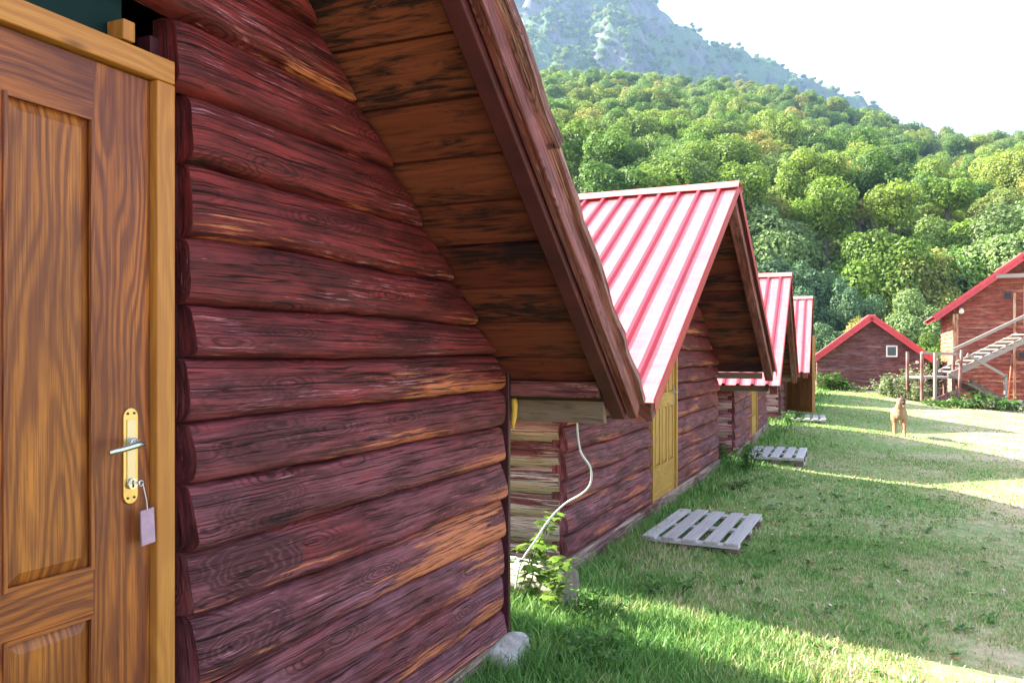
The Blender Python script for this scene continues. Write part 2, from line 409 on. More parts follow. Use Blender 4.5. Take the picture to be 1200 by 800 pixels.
def frame_mb(y0, y1, z0, z1, wd, x0, x1):
    mb = MB(); mb.b(x0, x1, y0 - wd, y0, z0, z1, .2, 0, 2); mb.b(x0, x1, y1, y1 + wd, z0, z1, .7, 0, 2)
    mb.b(x0, x1, y0 - wd, y1 + wd, z1 + .001, z1 + wd, .5, 0, 1); return mb
# ---------------------------------------------------------------- roof
def roof(par, yc, zr, m, EL, ER, x0, x1, seed=0, th=.028, barge=(.10, .12), metal=True, mats=None, rib=.19, bw=.205, capw=.13, boards_mat=None, left_vis=True, bmat=None, lip=True, mo=.035):
    c = 1 / math.sqrt(1 + m * m); sn = m * c; rng = random.Random(seed)
    def P(s, x, q, h): return Vector((x, yc + s * (q * c + h * sn), zr - q * sn + h * c))
    out = {}
    bd = MB()
    for s, E in ((-1, EL), (1, ER)):
        L = E / c; q = .02
        while q < L - .03:
            b = min(q + bw * rng.uniform(.85, 1.1), L)
            if L - b < .07: b = L
            hh = rng.uniform(-.009, .009)
            o = P(s, x0, q + .007, hh); bd.box(o, (x1 - x0 - .03, 0, 0), P(s, x0, b - .007, hh) - o, P(s, x0, q + .007, hh + th) - o, rng.random(), 0, 0)
            q = b
    bd.build('roof_boards', boards_mat or m_soffit, par)
    for s, E in ((-1, EL), (1, ER)):
        L = E / c
        for xx in ((x1 - barge[0], x1), (x0 - .001, x0 + .05)):
            bm_ = MB(); n = 14; r = rng.random()
            for k in range(n):
                qa, qb = .0 + (L + .03) * k / n, (L + .03) * (k + 1) / n
                o = P(s, xx[0], qa, -barge[1] + .01)
                bm_.box(o, (xx[1] - xx[0], 0, 0), P(s, xx[0], qb, -barge[1] + .01) - o, P(s, xx[0], qa, .045) - o, r + 0 * k, 0, 1)
            # continuous grain along the board
            bm_.g = [((P(s, 0, 0, 0) - Vector((0, v[1], v[2]))).length + r * 7, v[0] - xx[0] + (Vector((0, v[1], v[2])) - P(s, 0, 0, 0)).dot(Vector((0, s * sn, c))) + .12, r) for v in bm_.v]
            bm_.build('barge_board', bmat or m_barge, par, bevel=.006)
    if metal:
        for s, E in ((-1, EL), (1, ER)):
            L = E / c + .07; mb = MB()
            prof = []; x = x0 - .04; h0 = .055
            while x < x1 + mo - .005:
                prof += [(x, h0), (x + rib * .70, h0), (x + rib * .78, h0 + .028), (x + rib * .92, h0 + .028)]; x += rib
            prof = [p for p in prof if p[0] <= x1 + mo] + [(x1 + mo, h0)]
            prof = [(x1 + mo - (a - prof[0][0]), h) for a, h in prof][::-1]
            nq = 6; rows = []
            for k in range(nq + 1):
                q = L * k / nq + .0
                rows.append([mb.vert(P(s, a, q, h + .004 * math.sin(a * 2.3 + q * 3)), (q, a, 0)) for a, h in prof])
            for k in range(nq):
                for j in range(len(prof) - 1):
                    f = (rows[k][j], rows[k][j + 1], rows[k + 1][j + 1], rows[k + 1][j]); mb.face(f if s > 0 else f[::-1], 2 if abs(prof[j][1] - prof[j + 1][1]) > .01 or prof[j][1] > .07 else 0)  # ribs take the red with shade painted in
            # screws
            xs = x1
            while xs > x0:
                xs -= rib * 3; 
                for q in (.35, 1.2, 2.1, 3.0):
                    if q < L:
                        q2 = q + rng.uniform(-.1, .1); a = xs + .05; o = P(s, a, q2, h0 + .002)
                        mb.box(o, (.020, 0, 0), P(s, a, q2 + .020, h0 + .002) - o, P(s, a, q2, h0 + .010) - o, 0, 1)
            # front lip
            o = P(s, x1 + .036, 0, -.02); mb.box(o, (.004, 0, 0), P(s, x1 + .036, L, -.02) - o, P(s, x1 + .036, 0, .075) - o, 0, 2 if lip else 0) if lip else None
            ob = mb.build('metal_roofing', [mats or m_red, m_black, m_red_shade], par)
            so = ob.modifiers.new('s', 'SOLIDIFY'); so.thickness = .003; so.offset = -1
        cp = MB(); n = 24
        def capp(x, s, q, h): return P(s, x, q, h)
        rows = []
        for k in range(n + 1):
            x = x0 - .06 + (x1 - x0 + .11) * k / n; wv = .006 * math.sin(x * 5) + .004 * math.sin(x * 17)
            rows.append([cp.vert(capp(x, -1, capw + wv, .088), (x, 0, 0)), cp.vert(capp(x, -1, .03, .11), (x, .1, 0)), cp.vert(capp(x, 1, .03, .11), (x, .2, 0)), cp.vert(capp(x, 1, capw + wv, .088), (x, .3, 0))])
        for k in range(n):
            for j in range(3): cp.face((rows[k][j], rows[k + 1][j], rows[k + 1][j + 1], rows[k][j + 1]))
        ob = cp.build('ridge_cap', m_cap, par); so = ob.modifiers.new('s', 'SOLIDIFY'); so.thickness = .006
    return P
# ---------------------------------------------------------------- ordinary cabin (second to fifth of the row)
def cabin(loc, rz, label, seed, zr=2.88, m=.60, W=5.7, D=4.6, E=3.22, O=.62, detail=True, door='closed', ER=None):
    t = empty('log_cabin', loc, rz, label=label, cat='cabin', group='log cabins in a row')
    rng = random.Random(seed); yc = W / 2
    gl = lambda z: max(0.0, yc - (zr - z) / m + .02); gr_ = lambda z: min(W, yc + (zr - z) / m - .02)
    dl, dr, dz = 2.24, 3.26, 1.93
    seams = seam_list(.12, zr - .12, .18, rng)
    mb = MB(); log_wall(mb, seams, gl, gr_, lambda u, z, d: (d, u, z), .05, seed, .12 if detail else .3, [(dl, dr, .1, dz)])
    mb.build('front_wall', m_front2 if detail else m_rear, t)
    ez = zr - (yc) * m - .03
    ss = seam_list(.02, ez, .17, rng)
    mb = MB(); log_wall(mb, ss, lambda z: 0, lambda z: D - .03, lambda u, z, d: (u - D, -d, z), .055, seed + 1, .12 if detail else .3, power=2.2, depth=.06)
    mb.build('side_wall', m_bare if seed != 3 else m_side, t)
    mb = MB(); log_wall(mb, ss, lambda z: 0, lambda z: D - .03, lambda u, z, d: (-u - .03, W + d, z), .055, seed + 2, .5, power=2.2, depth=.06)
    mb.build('side_wall', m_side, t)
    mb = MB(); log_wall(mb, seams, gl, gr_, lambda u, z, d: (-D - d, W - u, z), .04, seed + 3, .5)
    mb.build('back_wall', m_rear, t)
    mb = MB(); mb.b(-.06, .045, -.03, W + .03, -.05, .115, .4, 0, 1); mb.b(-D, -.07, -.04, .05, -.1, .018, .1, 0, 0); mb.b(-D, -.07, W - .05, W + .04, -.1, .018, .1, 0, 0)
    mb.build('sill_beam', m_sill, t, bevel=.01)
    mb = MB()
    # interior blockers so daylight does not leak through seams
    mb.b(-D + .1, -.09, .07, W - .07, .0, ez - .02)
    mb.build('inner_blocker', m_dark, t)
    mb = MB(); z2 = zr - .05
    a = [(-.10, .1, ez - .1), (-.10, W - .1, ez - .1), (-.10, yc, z2)]; mb.poly(a); mb.build('gable_blocker', m_dark, t); mb = MB(); mb.poly([(-D + .1, p[1], p[2]) for p in a][::-1]); mb.build('gable_blocker', m_dark, t)  # sheets added behind both gables to stop light leaking in
    ER = ER or E
    P = roof(t, yc, zr, m, E, ER, -D - .35, O, seed)
    for s in (-1, 1):
        q = (E if s < 0 else ER) * math.sqrt(1 + m * m) - .16; o = P(s, -D - .3, q, -.09)
        b = MB(); b.box(o, (D + .3 + O - .12, 0, 0), (0, .0, -.08), (0, s * .07, 0), .3, 0, 0); b.build('eave_beam', m_plank, t, bevel=.006)
    # door
    frame_mb(dl + .06, dr - .06, .1, dz - .07, .06, -.05, .035).build('door_frame', m_ochre, t)
    if door == 'closed':
        a, b = dl + .065, dr - .065; md = (a + b) / 2
        d_ = door_leaf('door', t, a, b, .115, dz - .075, [(a, a + .09), (a + .09 + (b - a - .36) / 3, a + .18 + (b - a - .36) / 3), (b - .18 - (b - a - .36) / 3, b - .09 - (b - a - .36) / 3), (b - .09, b)],
                       [(.115, .42), (.98, 1.10), (dz - .19, dz - .075)], [m_ochre, m_ochre], x=.015)
        h = MB(); h.b(.016, .022, b - .065, b - .035, .98, 1.18); h.tube([(.02, b - .05, 1.1), (.06, b - .05, 1.1), (.065, b - .14, 1.095)], .009)
        h.build('handle', m_steel, d_)
    return t
def row_origin(x, y): return (x, y, 0)
# ---------------------------------------------------------------- the near cabin
def near_cabin():
    x0, y0 = -1.68, -1.93
    t = empty('log_cabin', (x0, y0, 0), 0, label='nearest log cabin, dark red wall of thick logs beside a varnished brown door', cat='cabin', group='log cabins in a row')
    W = 3.67 - y0; D = 4.8; m = .80; yc = .87 - y0
    zr = 2.125 - .8 * (.87 - 2.78)
    zseam = [.12, .23, .41, .59, .78, .963, 1.14, 1.312, 1.484, 1.633, 1.81, 2.01, 2.196, 2.385, 2.57, 2.76, 2.95, 3.14, 3.33, 3.5]
    yl = lambda z: max(0.0, yc - (zr - z) / m + .02); yr = lambda z: min(W, yc + (zr - z) / m - .015)
    DL, DR = .60 - y0 - .10, 1.655 - y0
    rng = random.Random(5)
    mb = MB(); log_wall(mb, zseam[:13], yl, yr, lambda u, z, d: (d - .012, u, z), .045, 11, .035, [(DL, DR, .2, 2.30)], depth=.075)
    n0 = len(mb.v)
    log_wall(mb, zseam[12:], yl, yr, lambda u, z, d: (d - .012, u, z), .045, 12, .035, [(DL, 1.592 - y0, 2.0, 2.36), (DL, 1.47 - y0, 2.36, 2.96)], depth=.075)
    mb.build('front_wall', m_front, t)
    ez = zr - (W - yc) * m - .02
    ss = seam_list(.05, ez, .18, rng)
    for side, fn in (('r', lambda u, z, d: (-u - .03, W + d - .05, z)), ('l', lambda u, z, d: (u - D, -d, z))):
        mb = MB(); log_wall(mb, ss, lambda z: 0, lambda z: D - .03, fn, .05, 21, .3, power=2.2, depth=.06); mb.build('side_wall', m_side, t)
    mb = MB(); log_wall(mb, zseam, yl, yr, lambda u, z, d: (-D - d, W - u, z), .04, 23, .5); mb.build('back_wall', m_rear, t)
    mb = MB(); mb.b(-D + .1, -.14, .07, W - .07, .0, ez - .02); mb.build('inner_blocker', m_dark, t)  # block added inside to keep daylight from leaking through the seams
    mb = MB(); mb.b(-.11, -.062, DR - .085, DR + .05, .1, 2.33, .2, 0, 2); mb.build('door_post', m_dark, t); mb = MB(); mb.b(-.11, -.062, DL - .05, DL + .06, .1, 2.33, .2, 0, 2)
    mb.build('door_post', m_dark, t)
    mb = MB(); a = [(-.12, .1, ez - .1), (-.12, DL - .02, ez + 1.4), (-.12, yc, zr - .05), (-.12, DR, zr - .9), (-.12, W - .1, ez - .1)]
    mb.poly([(-.12, DR + .03, .1), (-.12, W - .05, .1), (-.12, W - .05, ez), (-.12, yc, zr - .03), (-.12, .05, ez), (-.12, .05, .1), (-.12, DL - .03, .1), (-.12, DL - .03, 2.96), (-.12, DR + .03, 2.96)])
    mb.build('gable_blocker', m_dark, t); mb = MB()  # sheet added behind the gable logs against light leaks
    mb.poly([(-D + .1, .1, .1), (-D + .1, .1, ez), (-D + .1, yc, zr - .1), (-D + .1, W - .1, ez), (-D + .1, W - .1, .1)]); mb.build('gable_blocker', m_dark, t)
    # corner board, sill
    mb = MB(); mb.b(-.055, .018, W + .002, W + .026, .1, ez + .1, .3, 0, 2); mb.build('corner_board', m_dark, t, bevel=.004)
    mb = MB(); mb.b(-.08, .01, -.02, W + .01, .0, .118, .4, 0, 1); mb.build('sill_beam', m_sill, t, bevel=.01)
    P = roof(t, yc, zr, m, 3.05, 3.04, -D - .35, .60, 4, barge=(.045, .045), bw=.235, lip=False, mo=-.07)
    L = 3.04 * math.sqrt(1 + m * m)
    for s_ in (1, -1):
        b = MB(); o = P(s_, .48, 0.02, -.062); b.box(o, (.07, 0, 0), P(s_, .48, L, -.062) - o, P(s_, .48, .02, -.004) - o, .4, 0, 1); b.build('rafter', m_raft, t, bevel=.006)
    # rough verge planks lying over the barge boards, in two lengths
    for (qa, qb, ex, hh) in ((0.05, 2.36, .030, .118), (2.33, L + .05, .020, .105)):
        b = MB(); n = 16; r = qa; rr = random.Random(int(qa * 9)); rows = []
        for k in range(n + 1):
            q = qa + (qb - qa) * k / n; j = rr.uniform(-.006, .006)
            rows.append([b.vert(P(1, xx, q, h), (q + r * 7, a, r)) for xx, h, a in ((.545, .068, 0), (.60 + ex + j, .068, .1), (.60 + ex + j, hh + j, .15), (.545, hh, .2))])
        for k in range(n):
            for i in range(4): b.face((rows[k][i], rows[k + 1][i], rows[k + 1][(i + 1) % 4], rows[k][(i + 1) % 4]))
        b.face(rows[0]); b.face(rows[-1][::-1]); b.build('verge_plank', m_verge, t)
    # eave beams at the corner
    b = MB(); b.b(-D, .47, W + .03, W + .10, 1.285, 1.36, .3, 0, 0); b.build('eave_beam', m_barge, t, bevel=.006)
    b = MB(); b.b(-.05, .47, W + .12, W + .16, 1.155, 1.265, .6, 0, 0); b.build('eave_plank', m_plank, t, bevel=.006)
    b = MB(); rr = random.Random(3)
    pts = [(.02, W + .06 + .01 * math.sin(i), 1.27 - .03 * i) for i in range(6)]; b.tube(pts, [.012, .017, .014, .016, .010, .004], 7); b.build('foam_strip', plain('foam', (.75, .42, .06), .8), t)
    # transom: dark glass above the door
    b = MB(); b.poly([(-.06, DL, 2.26), (-.06, 1.48 - y0, 2.26), (-.06, 1.48 - y0, 2.98), (-.06, DL, 2.98)]); b.build('transom_pane', m_glass, t)
    b = MB(); b.b(-.058, .0, 1.435 - y0, 1.47 - y0, 2.265, 2.315, .2, 0, 2); b.build('transom_block', m_frame, t, bevel=.003)
    # door frame
    fy0, fy1 = .64 - y0, 1.527 - y0; top = 2.192
    b = MB(); wf = .058
    b.b(-.05, .012, fy1, fy1 + wf, .12, top, .21, 0, 2); b.build('frame_jamb', m_frame, t, bevel=.004)
    b = MB(); b.b(-.05, .012, fy0 - wf, fy0, .12, top, .71, 0, 2); b.build('frame_jamb', m_frame, t, bevel=.004)
    b = MB(); b.b(-.05, .012, fy0 - wf, fy1 + wf, top + .0015, top + .062, .45, 0, 1); b.build('frame_head', m_frame, t, bevel=.004)
    yy = lambda v: v - y0
    a, e = fy0 + .004, fy1 - .004
    d_ = door_leaf('door', t, a, e, .24, top - .004, [(a, yy(.80)), (yy(1.02), yy(1.14)), (yy(1.36), e)],
                   [(.24, .44), (.885, .99), (2.055, top - .004)], [m_door, m_doorp], x=-.012)
    # lock plate, lever, cylinder
    px = -.012; ky = 1.462 - y0
    b = MB(); n = 10; pts = []
    hw = .0215
    for i in range(n + 1): pts.append((ky + hw * math.cos(math.pi * i / n), 1.342 + hw * math.sin(math.pi * i / n)))
    for i in range(n + 1): pts.append((ky - hw * math.cos(math.pi * i / n), 1.148 - hw * math.sin(math.pi * i / n)))
    fr = [b.vert((px + .006, *p)) for p in pts]; bk = [b.vert((px, *p)) for p in pts]; b.face(fr)
    for i in range(len(pts)): j = (i + 1) % len(pts); b.face((fr[i], bk[i], bk[j], fr[j]))
    pl = b.build('lock_plate', m_brass, d_, bevel=.0015)
    b = MB(); b.b(px + .0062, px + .008, ky - .0125, ky + .0125, 1.17, 1.335); b.build('plate_inlay', plain('champagne', (.60, .52, .38), .35, 1, var=.05), pl, bevel=.0008)
    for zz in (1.350, 1.142):
        for dy in (-.0095, .0095): b = MB(); b.tube([(px + .006, ky + dy, zz), (px + .0078, ky + dy, zz)], .0032, 8); b.build('screw', m_black, pl)
    b = MB(); b.tube([(px + .006, ky, 1.278), (px + .018, ky, 1.278), (px + .020, ky, 1.278)], [.012, .012, .009], 14)
    b.tube([(px + .016, ky, 1.278), (px + .045, ky, 1.278), (px + .052, ky - .008, 1.278), (px + .055, ky - .03, 1.276), (px + .055, ky - .07, 1.270), (px + .055, ky - .105, 1.266)], [.008, .008, .0085, .0082, .0072, .0062], 12)
    b.build('lever', m_steel, pl)
    b = MB(); b.tube([(px + .008, ky, 1.177), (px + .014, ky, 1.177)], .0135, 16); b.build('lock_cylinder', m_steel, pl)
    b = MB(); b.b(px + .0142, px + .0155, ky - .0018, ky + .0018, 1.168, 1.186); b.build('keyhole', m_black, pl)
    # key and its tag (hangs from the lock)
    k = empty('room_key', (x0 + px + .014, 1.462, 1.18), 0, label='key in the brass lock plate with a mauve tag on a white string', cat='key')
    b = MB(); b.b(0.0, .022, -.0012, .0012, -.004, .004); b.tube([(.026, .007 * math.cos(q * .7), .007 * math.sin(q * .7)) for q in range(10)], .0018, 6)
    b.build('key_blade', m_steel, k)
    b = MB(); b.tube([(.026, .006, -.004), (.024, .012, -.020), (.020, .022, -.045), (.016, .028, -.066), (.014, .030, -.078)], .0012, 6); b.build('string', m_white, k)
    b = MB(); pts = [(.010, .010, -.072), (.010, .050, -.068), (.012, .053, -.155), (.012, .012, -.158)]
    b.poly([(p[0] + .004, p[1], p[2]) for p in pts][::-1]); b.poly(pts)
    for i in range(4):
        j = (i + 1) % 4; q = [pts[i], pts[j], (pts[j][0] + .004, pts[j][1], pts[j][2]), (pts[i][0] + .004, pts[i][1], pts[i][2])]; b.poly(q)
    b.build('key_tag', m_tag, k)
    return t
# ---------------------------------------------------------------- terrain
yn_pts = [(-400, 60), (300, 70), (630, 85), (750, 85), (850, 92), (910, 100), (970, 117), (1025, 130), (1080, 148), (1130, 160), (1200, 150), (1350, 120), (1700, 90), (3000, 120)]
ym_pts = [(-400, -35), (300, -35), (640, -35), (700, -30), (740, -22), (775, 0), (800, 17), (830, 42), (850, 50), (868, 48), (885, 62), (910, 71), (950, 86), (980, 98), (1005, 108), (1025, 124), (1080, 160), (1200, 230), (1500, 330), (3000, 350)]
def interp(pts, v):
    return float(np.interp(v, [p[0] for p in pts], [p[1] for p in pts]))
RN, RM = 300.0, 950.0
def hill_h(th, t_):
    """terrain height above camera level at azimuth th (from camera axis) and forward-like distance t"""
    px = 600 + F * math.tan(max(-1.1, min(1.15, th)))
    fade = sstep(-1.15, -.5, th) * (1 - sstep(1.0, 1.4, th))
    zn = (HY - interp(yn_pts, px)) / F * RN - 12.0
    zm = (HY - interp(ym_pts, px)) / F * RM - 6
    q = min(1, max(0, (t_ - 44) / (RN - 44)))
    base = -3.4
    n1 = base + (zn - base) * (q ** 1.12)
    if t_ > RN: n1 = zn - (t_ - RN) * .35
    q2 = min(1, max(0, (t_ - 330) / (RM - 330)))
    n2 = -10 + (zm + 10) * (.65 * q2 + .35 * q2 * q2)
    if t_ > RM: n2 = zm - (t_ - RM) * .8
    X = math.tan(max(-1.3, min(1.3, th))) * t_
    v = Vector((X * .011, t_ * .011, 3))
    rug = (mnoise.fractal(v, 1, 2, 5) ) * 34 * sstep(.1, .6, q2) * (1 - .75 * sstep(.9, 1, q2))
    ridged = abs(mnoise.noise(Vector((X * .03, t_ * .012, 9)))) * -26 * sstep(.35, .7, q2) * (1 - .6 * sstep(.92, 1, q2))
    roll = mnoise.fractal(Vector((X * .02, t_ * .02, 0)), 1, 2, 3) * 7 * sstep(.02, .2, q) * (1 - sstep(.85, 1, q))
    small = mnoise.fractal(Vector((X * .06, t_ * .06, 5)), .8, 2, 4) * 9 * sstep(.35, .7, q2)
    h = max(n1 + roll, n2 + rug + ridged + small)
    return -3.4 + (h + 3.4) * fade if t_ < 1500 else -30
def th_of(x, y):
    r = x * CA + y * SA; f = -x * SA + y * CA
    return math.atan2(r, f), f, r
def terrain_z(x, y):
    th, f, r = th_of(x, y)
    return HC + hill_h(th, max(f, 1) if abs(th) < 1.2 else math.hypot(f, r))
def build_terrain():
    M = MT('lawn', .9, .1)
    p = M.pos(); a = M.noise(p, .55, 5, .6); b = M.noise(p, 9, 6, .7); c2 = M.noise(p, 60, 3, .7)
    g = M.mix(M.ramp(b, (.3, 0), (.7, 1)), (.16, .25, .075), (.29, .37, .12))
    dry = M.mix(M.ramp(c2, (.3, 0), (.7, 1)), (.44, .32, .20), (.62, .50, .33))
    dm = M.math('ADD', M.math('MULTIPLY', a, .55), M.math('MULTIPLY', b, .45))
    # more trodden and dry away from the cabins and towards the far yard
    xx = M.sep(p, 0); yy = M.sep(p, 1)
    mr = N(M.nt, 'ShaderNodeMapRange'); mr.inputs['From Min'].default_value = -1.4; mr.inputs['From Max'].default_value = 2.5; mr.inputs['To Min'].default_value = -.08; mr.inputs['To Max'].default_value = .07; M.L(xx, mr.inputs['Value'])
    c = M.mix(M.ramp(M.math('ADD', dm, mr.outputs[0]), (.46, 0), (.62, 1)), g, dry)
    M.col(c); M.bump(M.math('ADD', b, c2), .7, .03)
    xs = np.concatenate([[-1500, -700, -300, -120, -60, -30], np.arange(-15, 15.01, .4), [20, 30, 50, 90, 150, 300, 700, 1500]])
    ys = np.concatenate([[-1500, -600, -200, -60, -20, -8], np.arange(-2, 45, .4), [50, 60, 90, 150, 300, 700, 1500]])
    mb = MB(); ids = []
    for y in ys: ids.append([mb.vert((x, y, gz(x, y) - (0 if math.hypot(x, y) < 70 else min(6, (math.hypot(x, y) - 70) * .02)))) for x in xs])
    for j in range(len(ys) - 1):
        for i in range(len(xs) - 1): mb.face((ids[j][i], ids[j][i + 1], ids[j + 1][i + 1], ids[j + 1][i]), 0, True)
    mb.build('ground', M.m, kind='structure')
    # hills
    H = MT('hill_soil', .95, .1); p = H.pos(); a = H.noise(p, .05, 6, .6); b = H.noise(p, .5, 5, .7)
    H.col(H.mix(H.ramp(a, (.4, 0), (.6, 1)), (.03, .05, .015), (.07, .08, .03)))
    Rk = MT('mountain_rock', .9, .2); p = Rk.pos()
    st = Rk.noise(Rk.map(p, (.06, .06, .014)), 1, 8, .68, .4); big = Rk.noise(Rk.map(p, (.012, .012, .012)), 1, 5, .6)
    rock = Rk.mix(Rk.ramp(st, (.35, 0), (.62, 1)), (.045, .045, .06), (.19, .17, .17))
    veg = Rk.mix(Rk.noise(p, .12, 5, .7), (.05, .10, .04), (.11, .17, .06))
    nz = Rk.sep(N(Rk.nt, 'ShaderNodeNewGeometry').outputs['Normal'], 2)
    vm = Rk.math('ADD', Rk.math('MULTIPLY', nz, .55), Rk.math('MULTIPLY', big, .5))
    Rk.col(Rk.mix(Rk.ramp(vm, (.50, 0), (.60, 1)), rock, veg)); Rk.bump(st, .9, 6)
    def sheet(name, mat, t0, t1, nt_, na):
        mb = MB(); ids = []
        for j in range(nt_ + 1):
            t = t0 * (t1 / t0) ** (j / nt_)
            row = []
            for i in range(na + 1):
                th = -1.25 + 2.5 * i / na
                if abs(th) < 1.2: f = t; r = math.tan(th) * t; 
                else: f = t; r = math.tan(th) * t
                r = max(-1450, min(1450, r))
                x = r * CA - f * SA; y = r * SA + f * CA
                row.append(mb.vert((x, y, HC + hill_h(math.atan2(r, f), f))))
            ids.append(row)
        for j in range(nt_):
            for i in range(na): mb.face((ids[j][i], ids[j][i + 1], ids[j + 1][i + 1], ids[j + 1][i]), 0, True)
        return mb.build(name, mat, kind='structure')
    sheet('hillside', H.m, 42, 420, 50, 150)
    sheet('mountain', Rk.m, 418, 1250, 150, 420)
# ---------------------------------------------------------------- foliage
def leaf_mat(name, cols, tr=.38, obj_rand=True, rough=.55):
    M = MT(name, rough, .3)
    info = N(M.nt, 'ShaderNodeObjectInfo')
    g = M.attr()
    c = M.ramp(info.outputs['Random'], *[(i / max(1, len(cols) - 1), q) for i, q in enumerate(cols)]) if len(cols) > 1 else None
    if c is None:
        rgb = N(M.nt, 'ShaderNodeRGB'); rgb.outputs[0].default_value = (*cols[0], 1); c = rgb.outputs[0]
    k = M.ramp(M.sep(g, 0), (0, .55), (1, 1.6))
    c = M.mix(1.0, c, k, 'MULTIPLY')
    M.col(c)
    if tr:
        t = N(M.nt, 'ShaderNodeBsdfTranslucent'); M.L(c, t.inputs['Color'])
        mxs = N(M.nt, 'ShaderNodeMixShader'); mxs.inputs[0].default_value = tr
        out = M.nt.nodes['Material Output']; M.L(M.p.outputs[0], mxs.inputs[1]); M.L(t.outputs[0], mxs.inputs[2]); M.L(mxs.outputs[0], out.inputs[0])
    return M.m
def crown_mesh(name, seed, nl, size, mat, core=.82, hs=1.0, lumps=14, clump=.34):
    """crown of unit half-width and height ~2*hs, centred at origin"""
    rng = np.random.default_rng(seed)
    # lumps
    d = rng.normal(size=(lumps, 3)); d /= np.linalg.norm(d, axis=1)[:, None]; d[:, 2] = d[:, 2] * .8 + .15
    lc = d * rng.uniform(.40, .80, (lumps, 1)); lr = rng.uniform(.17, .36, lumps)
    lc = np.vstack([lc, [[0, 0, 0]]]); lr = np.append(lr, .55)
    def inside(p, sk=0):
        return np.any(np.linalg.norm(p[:, None, :] - lc[None], axis=2) < (lr - sk)[None], axis=1)
    # leaves on the lumps' surfaces, jittered
    n = nl; k = rng.choice(len(lr), n * 2, p=lr ** 2 / np.sum(lr ** 2)); u = rng.normal(size=(n * 2, 3)); u /= np.linalg.norm(u, axis=1)[:, None]
    p = lc[k] + u * (lr[k] * rng.uniform(.82, 1.12, n * 2))[:, None]
    keep = ~inside(p, .07); p = p[keep][:n]; u = u[keep][:n]; k = k[keep][:n]; n = len(p)
    nrm = u + rng.normal(size=(n, 3)) * .55; nrm[:, 2] += .55; nrm /= np.linalg.norm(nrm, axis=1)[:, None]
    t1 = np.cross(nrm, rng.normal(size=(n, 3))); t1 /= np.linalg.norm(t1, axis=1)[:, None]; t2 = np.cross(nrm, t1)
    s = size * rng.uniform(.6, 1.3, (n, 1))
    quad = np.stack([p - t1 * s, p - t2 * s * .6, p + t1 * s, p + t2 * s * .6], 1).reshape(-1, 3)
    quad[:, 2] *= hs
    val = np.repeat(rng.random(n) * .5 + rng.random(len(lr))[k] * .5, 4)
    bm = bmesh.new(); bmesh.ops.create_icosphere(bm, subdivisions=3, radius=1)
    cv = []; 
    for v in bm.verts:
        dd = np.array(v.co); best = 0
        for c_, r_ in zip(lc, lr):
            b_ = dd @ c_; disc = b_ * b_ - (c_ @ c_ - r_ * r_)
            if disc > 0: best = max(best, b_ + math.sqrt(disc))
        cv.append(dd * best * core * np.array([1, 1, hs]))
    cf = [[v.index for v in f.verts] for f in bm.faces]; bm.free()
    nq = len(quad); V = np.vstack([quad, np.array(cv)])
    faces = [tuple(range(4 * i, 4 * i + 4)) for i in range(n)] + [tuple(nq + a for a in f) for f in cf]
    me = bpy.data.meshes.new(name); me.from_pydata(V.tolist(), [], faces)
    g = np.zeros((len(V), 3), dtype=np.float32); g[:nq, 0] = val; g[nq:, 0] = .25
    at = me.attributes.new('gr', 'FLOAT_VECTOR', 'POINT'); at.data.foreach_set('vector', g.ravel())
    me.materials.append(mat); me.update(); return me
def trunk_mesh(name, seed, h, r, mat, limbs=5):
    rng = random.Random(seed); mb = MB()
    mb.tube([(0, 0, -.5), (.02 * h * rng.uniform(-1, 1), 0, h * .4), (.03 * h * rng.uniform(-1, 1), .02 * h, h * .8)], [r, r * .75, r * .35], 8)
    for i in range(limbs):
        a = rng.uniform(0, 6.28); z = h * rng.uniform(.3, .6); L = h * rng.uniform(.2, .35)
        mb.tube([(0, 0, z), (math.cos(a) * L * .5, math.sin(a) * L * .5, z + L * .5), (math.cos(a) * L, math.sin(a) * L, z + L * .8)], [r * .4, r * .25, r * .1], 5)
    o = mb.build(name, mat); me = o.data; bpy.data.objects.remove(o); return me
green_cols = [(.09, .17, .03), (.15, .25, .035), (.19, .28, .035), (.12, .20, .045), (.21, .29, .04), (.25, .30, .045), (.14, .22, .05), (.32, .29, .06)]
m_leaf = leaf_mat('leaf_green', green_cols)
m_leaf_y = leaf_mat('leaf_bright', [(.13, .22, .025), (.18, .26, .035)], .4)
m_leaf_b = leaf_mat('leaf_bluegreen', [(.065, .13, .055), (.10, .18, .07)], .3)
m_leaf_p = leaf_mat('leaf_pale', [(.16, .24, .07), (.20, .28, .09)], .35)
m_leaf_grey = leaf_mat('leaf_grey', [(.16, .14, .12), (.20, .18, .15)], .1)
m_bark = plain('bark', (.10, .075, .055), .9, var=.4)
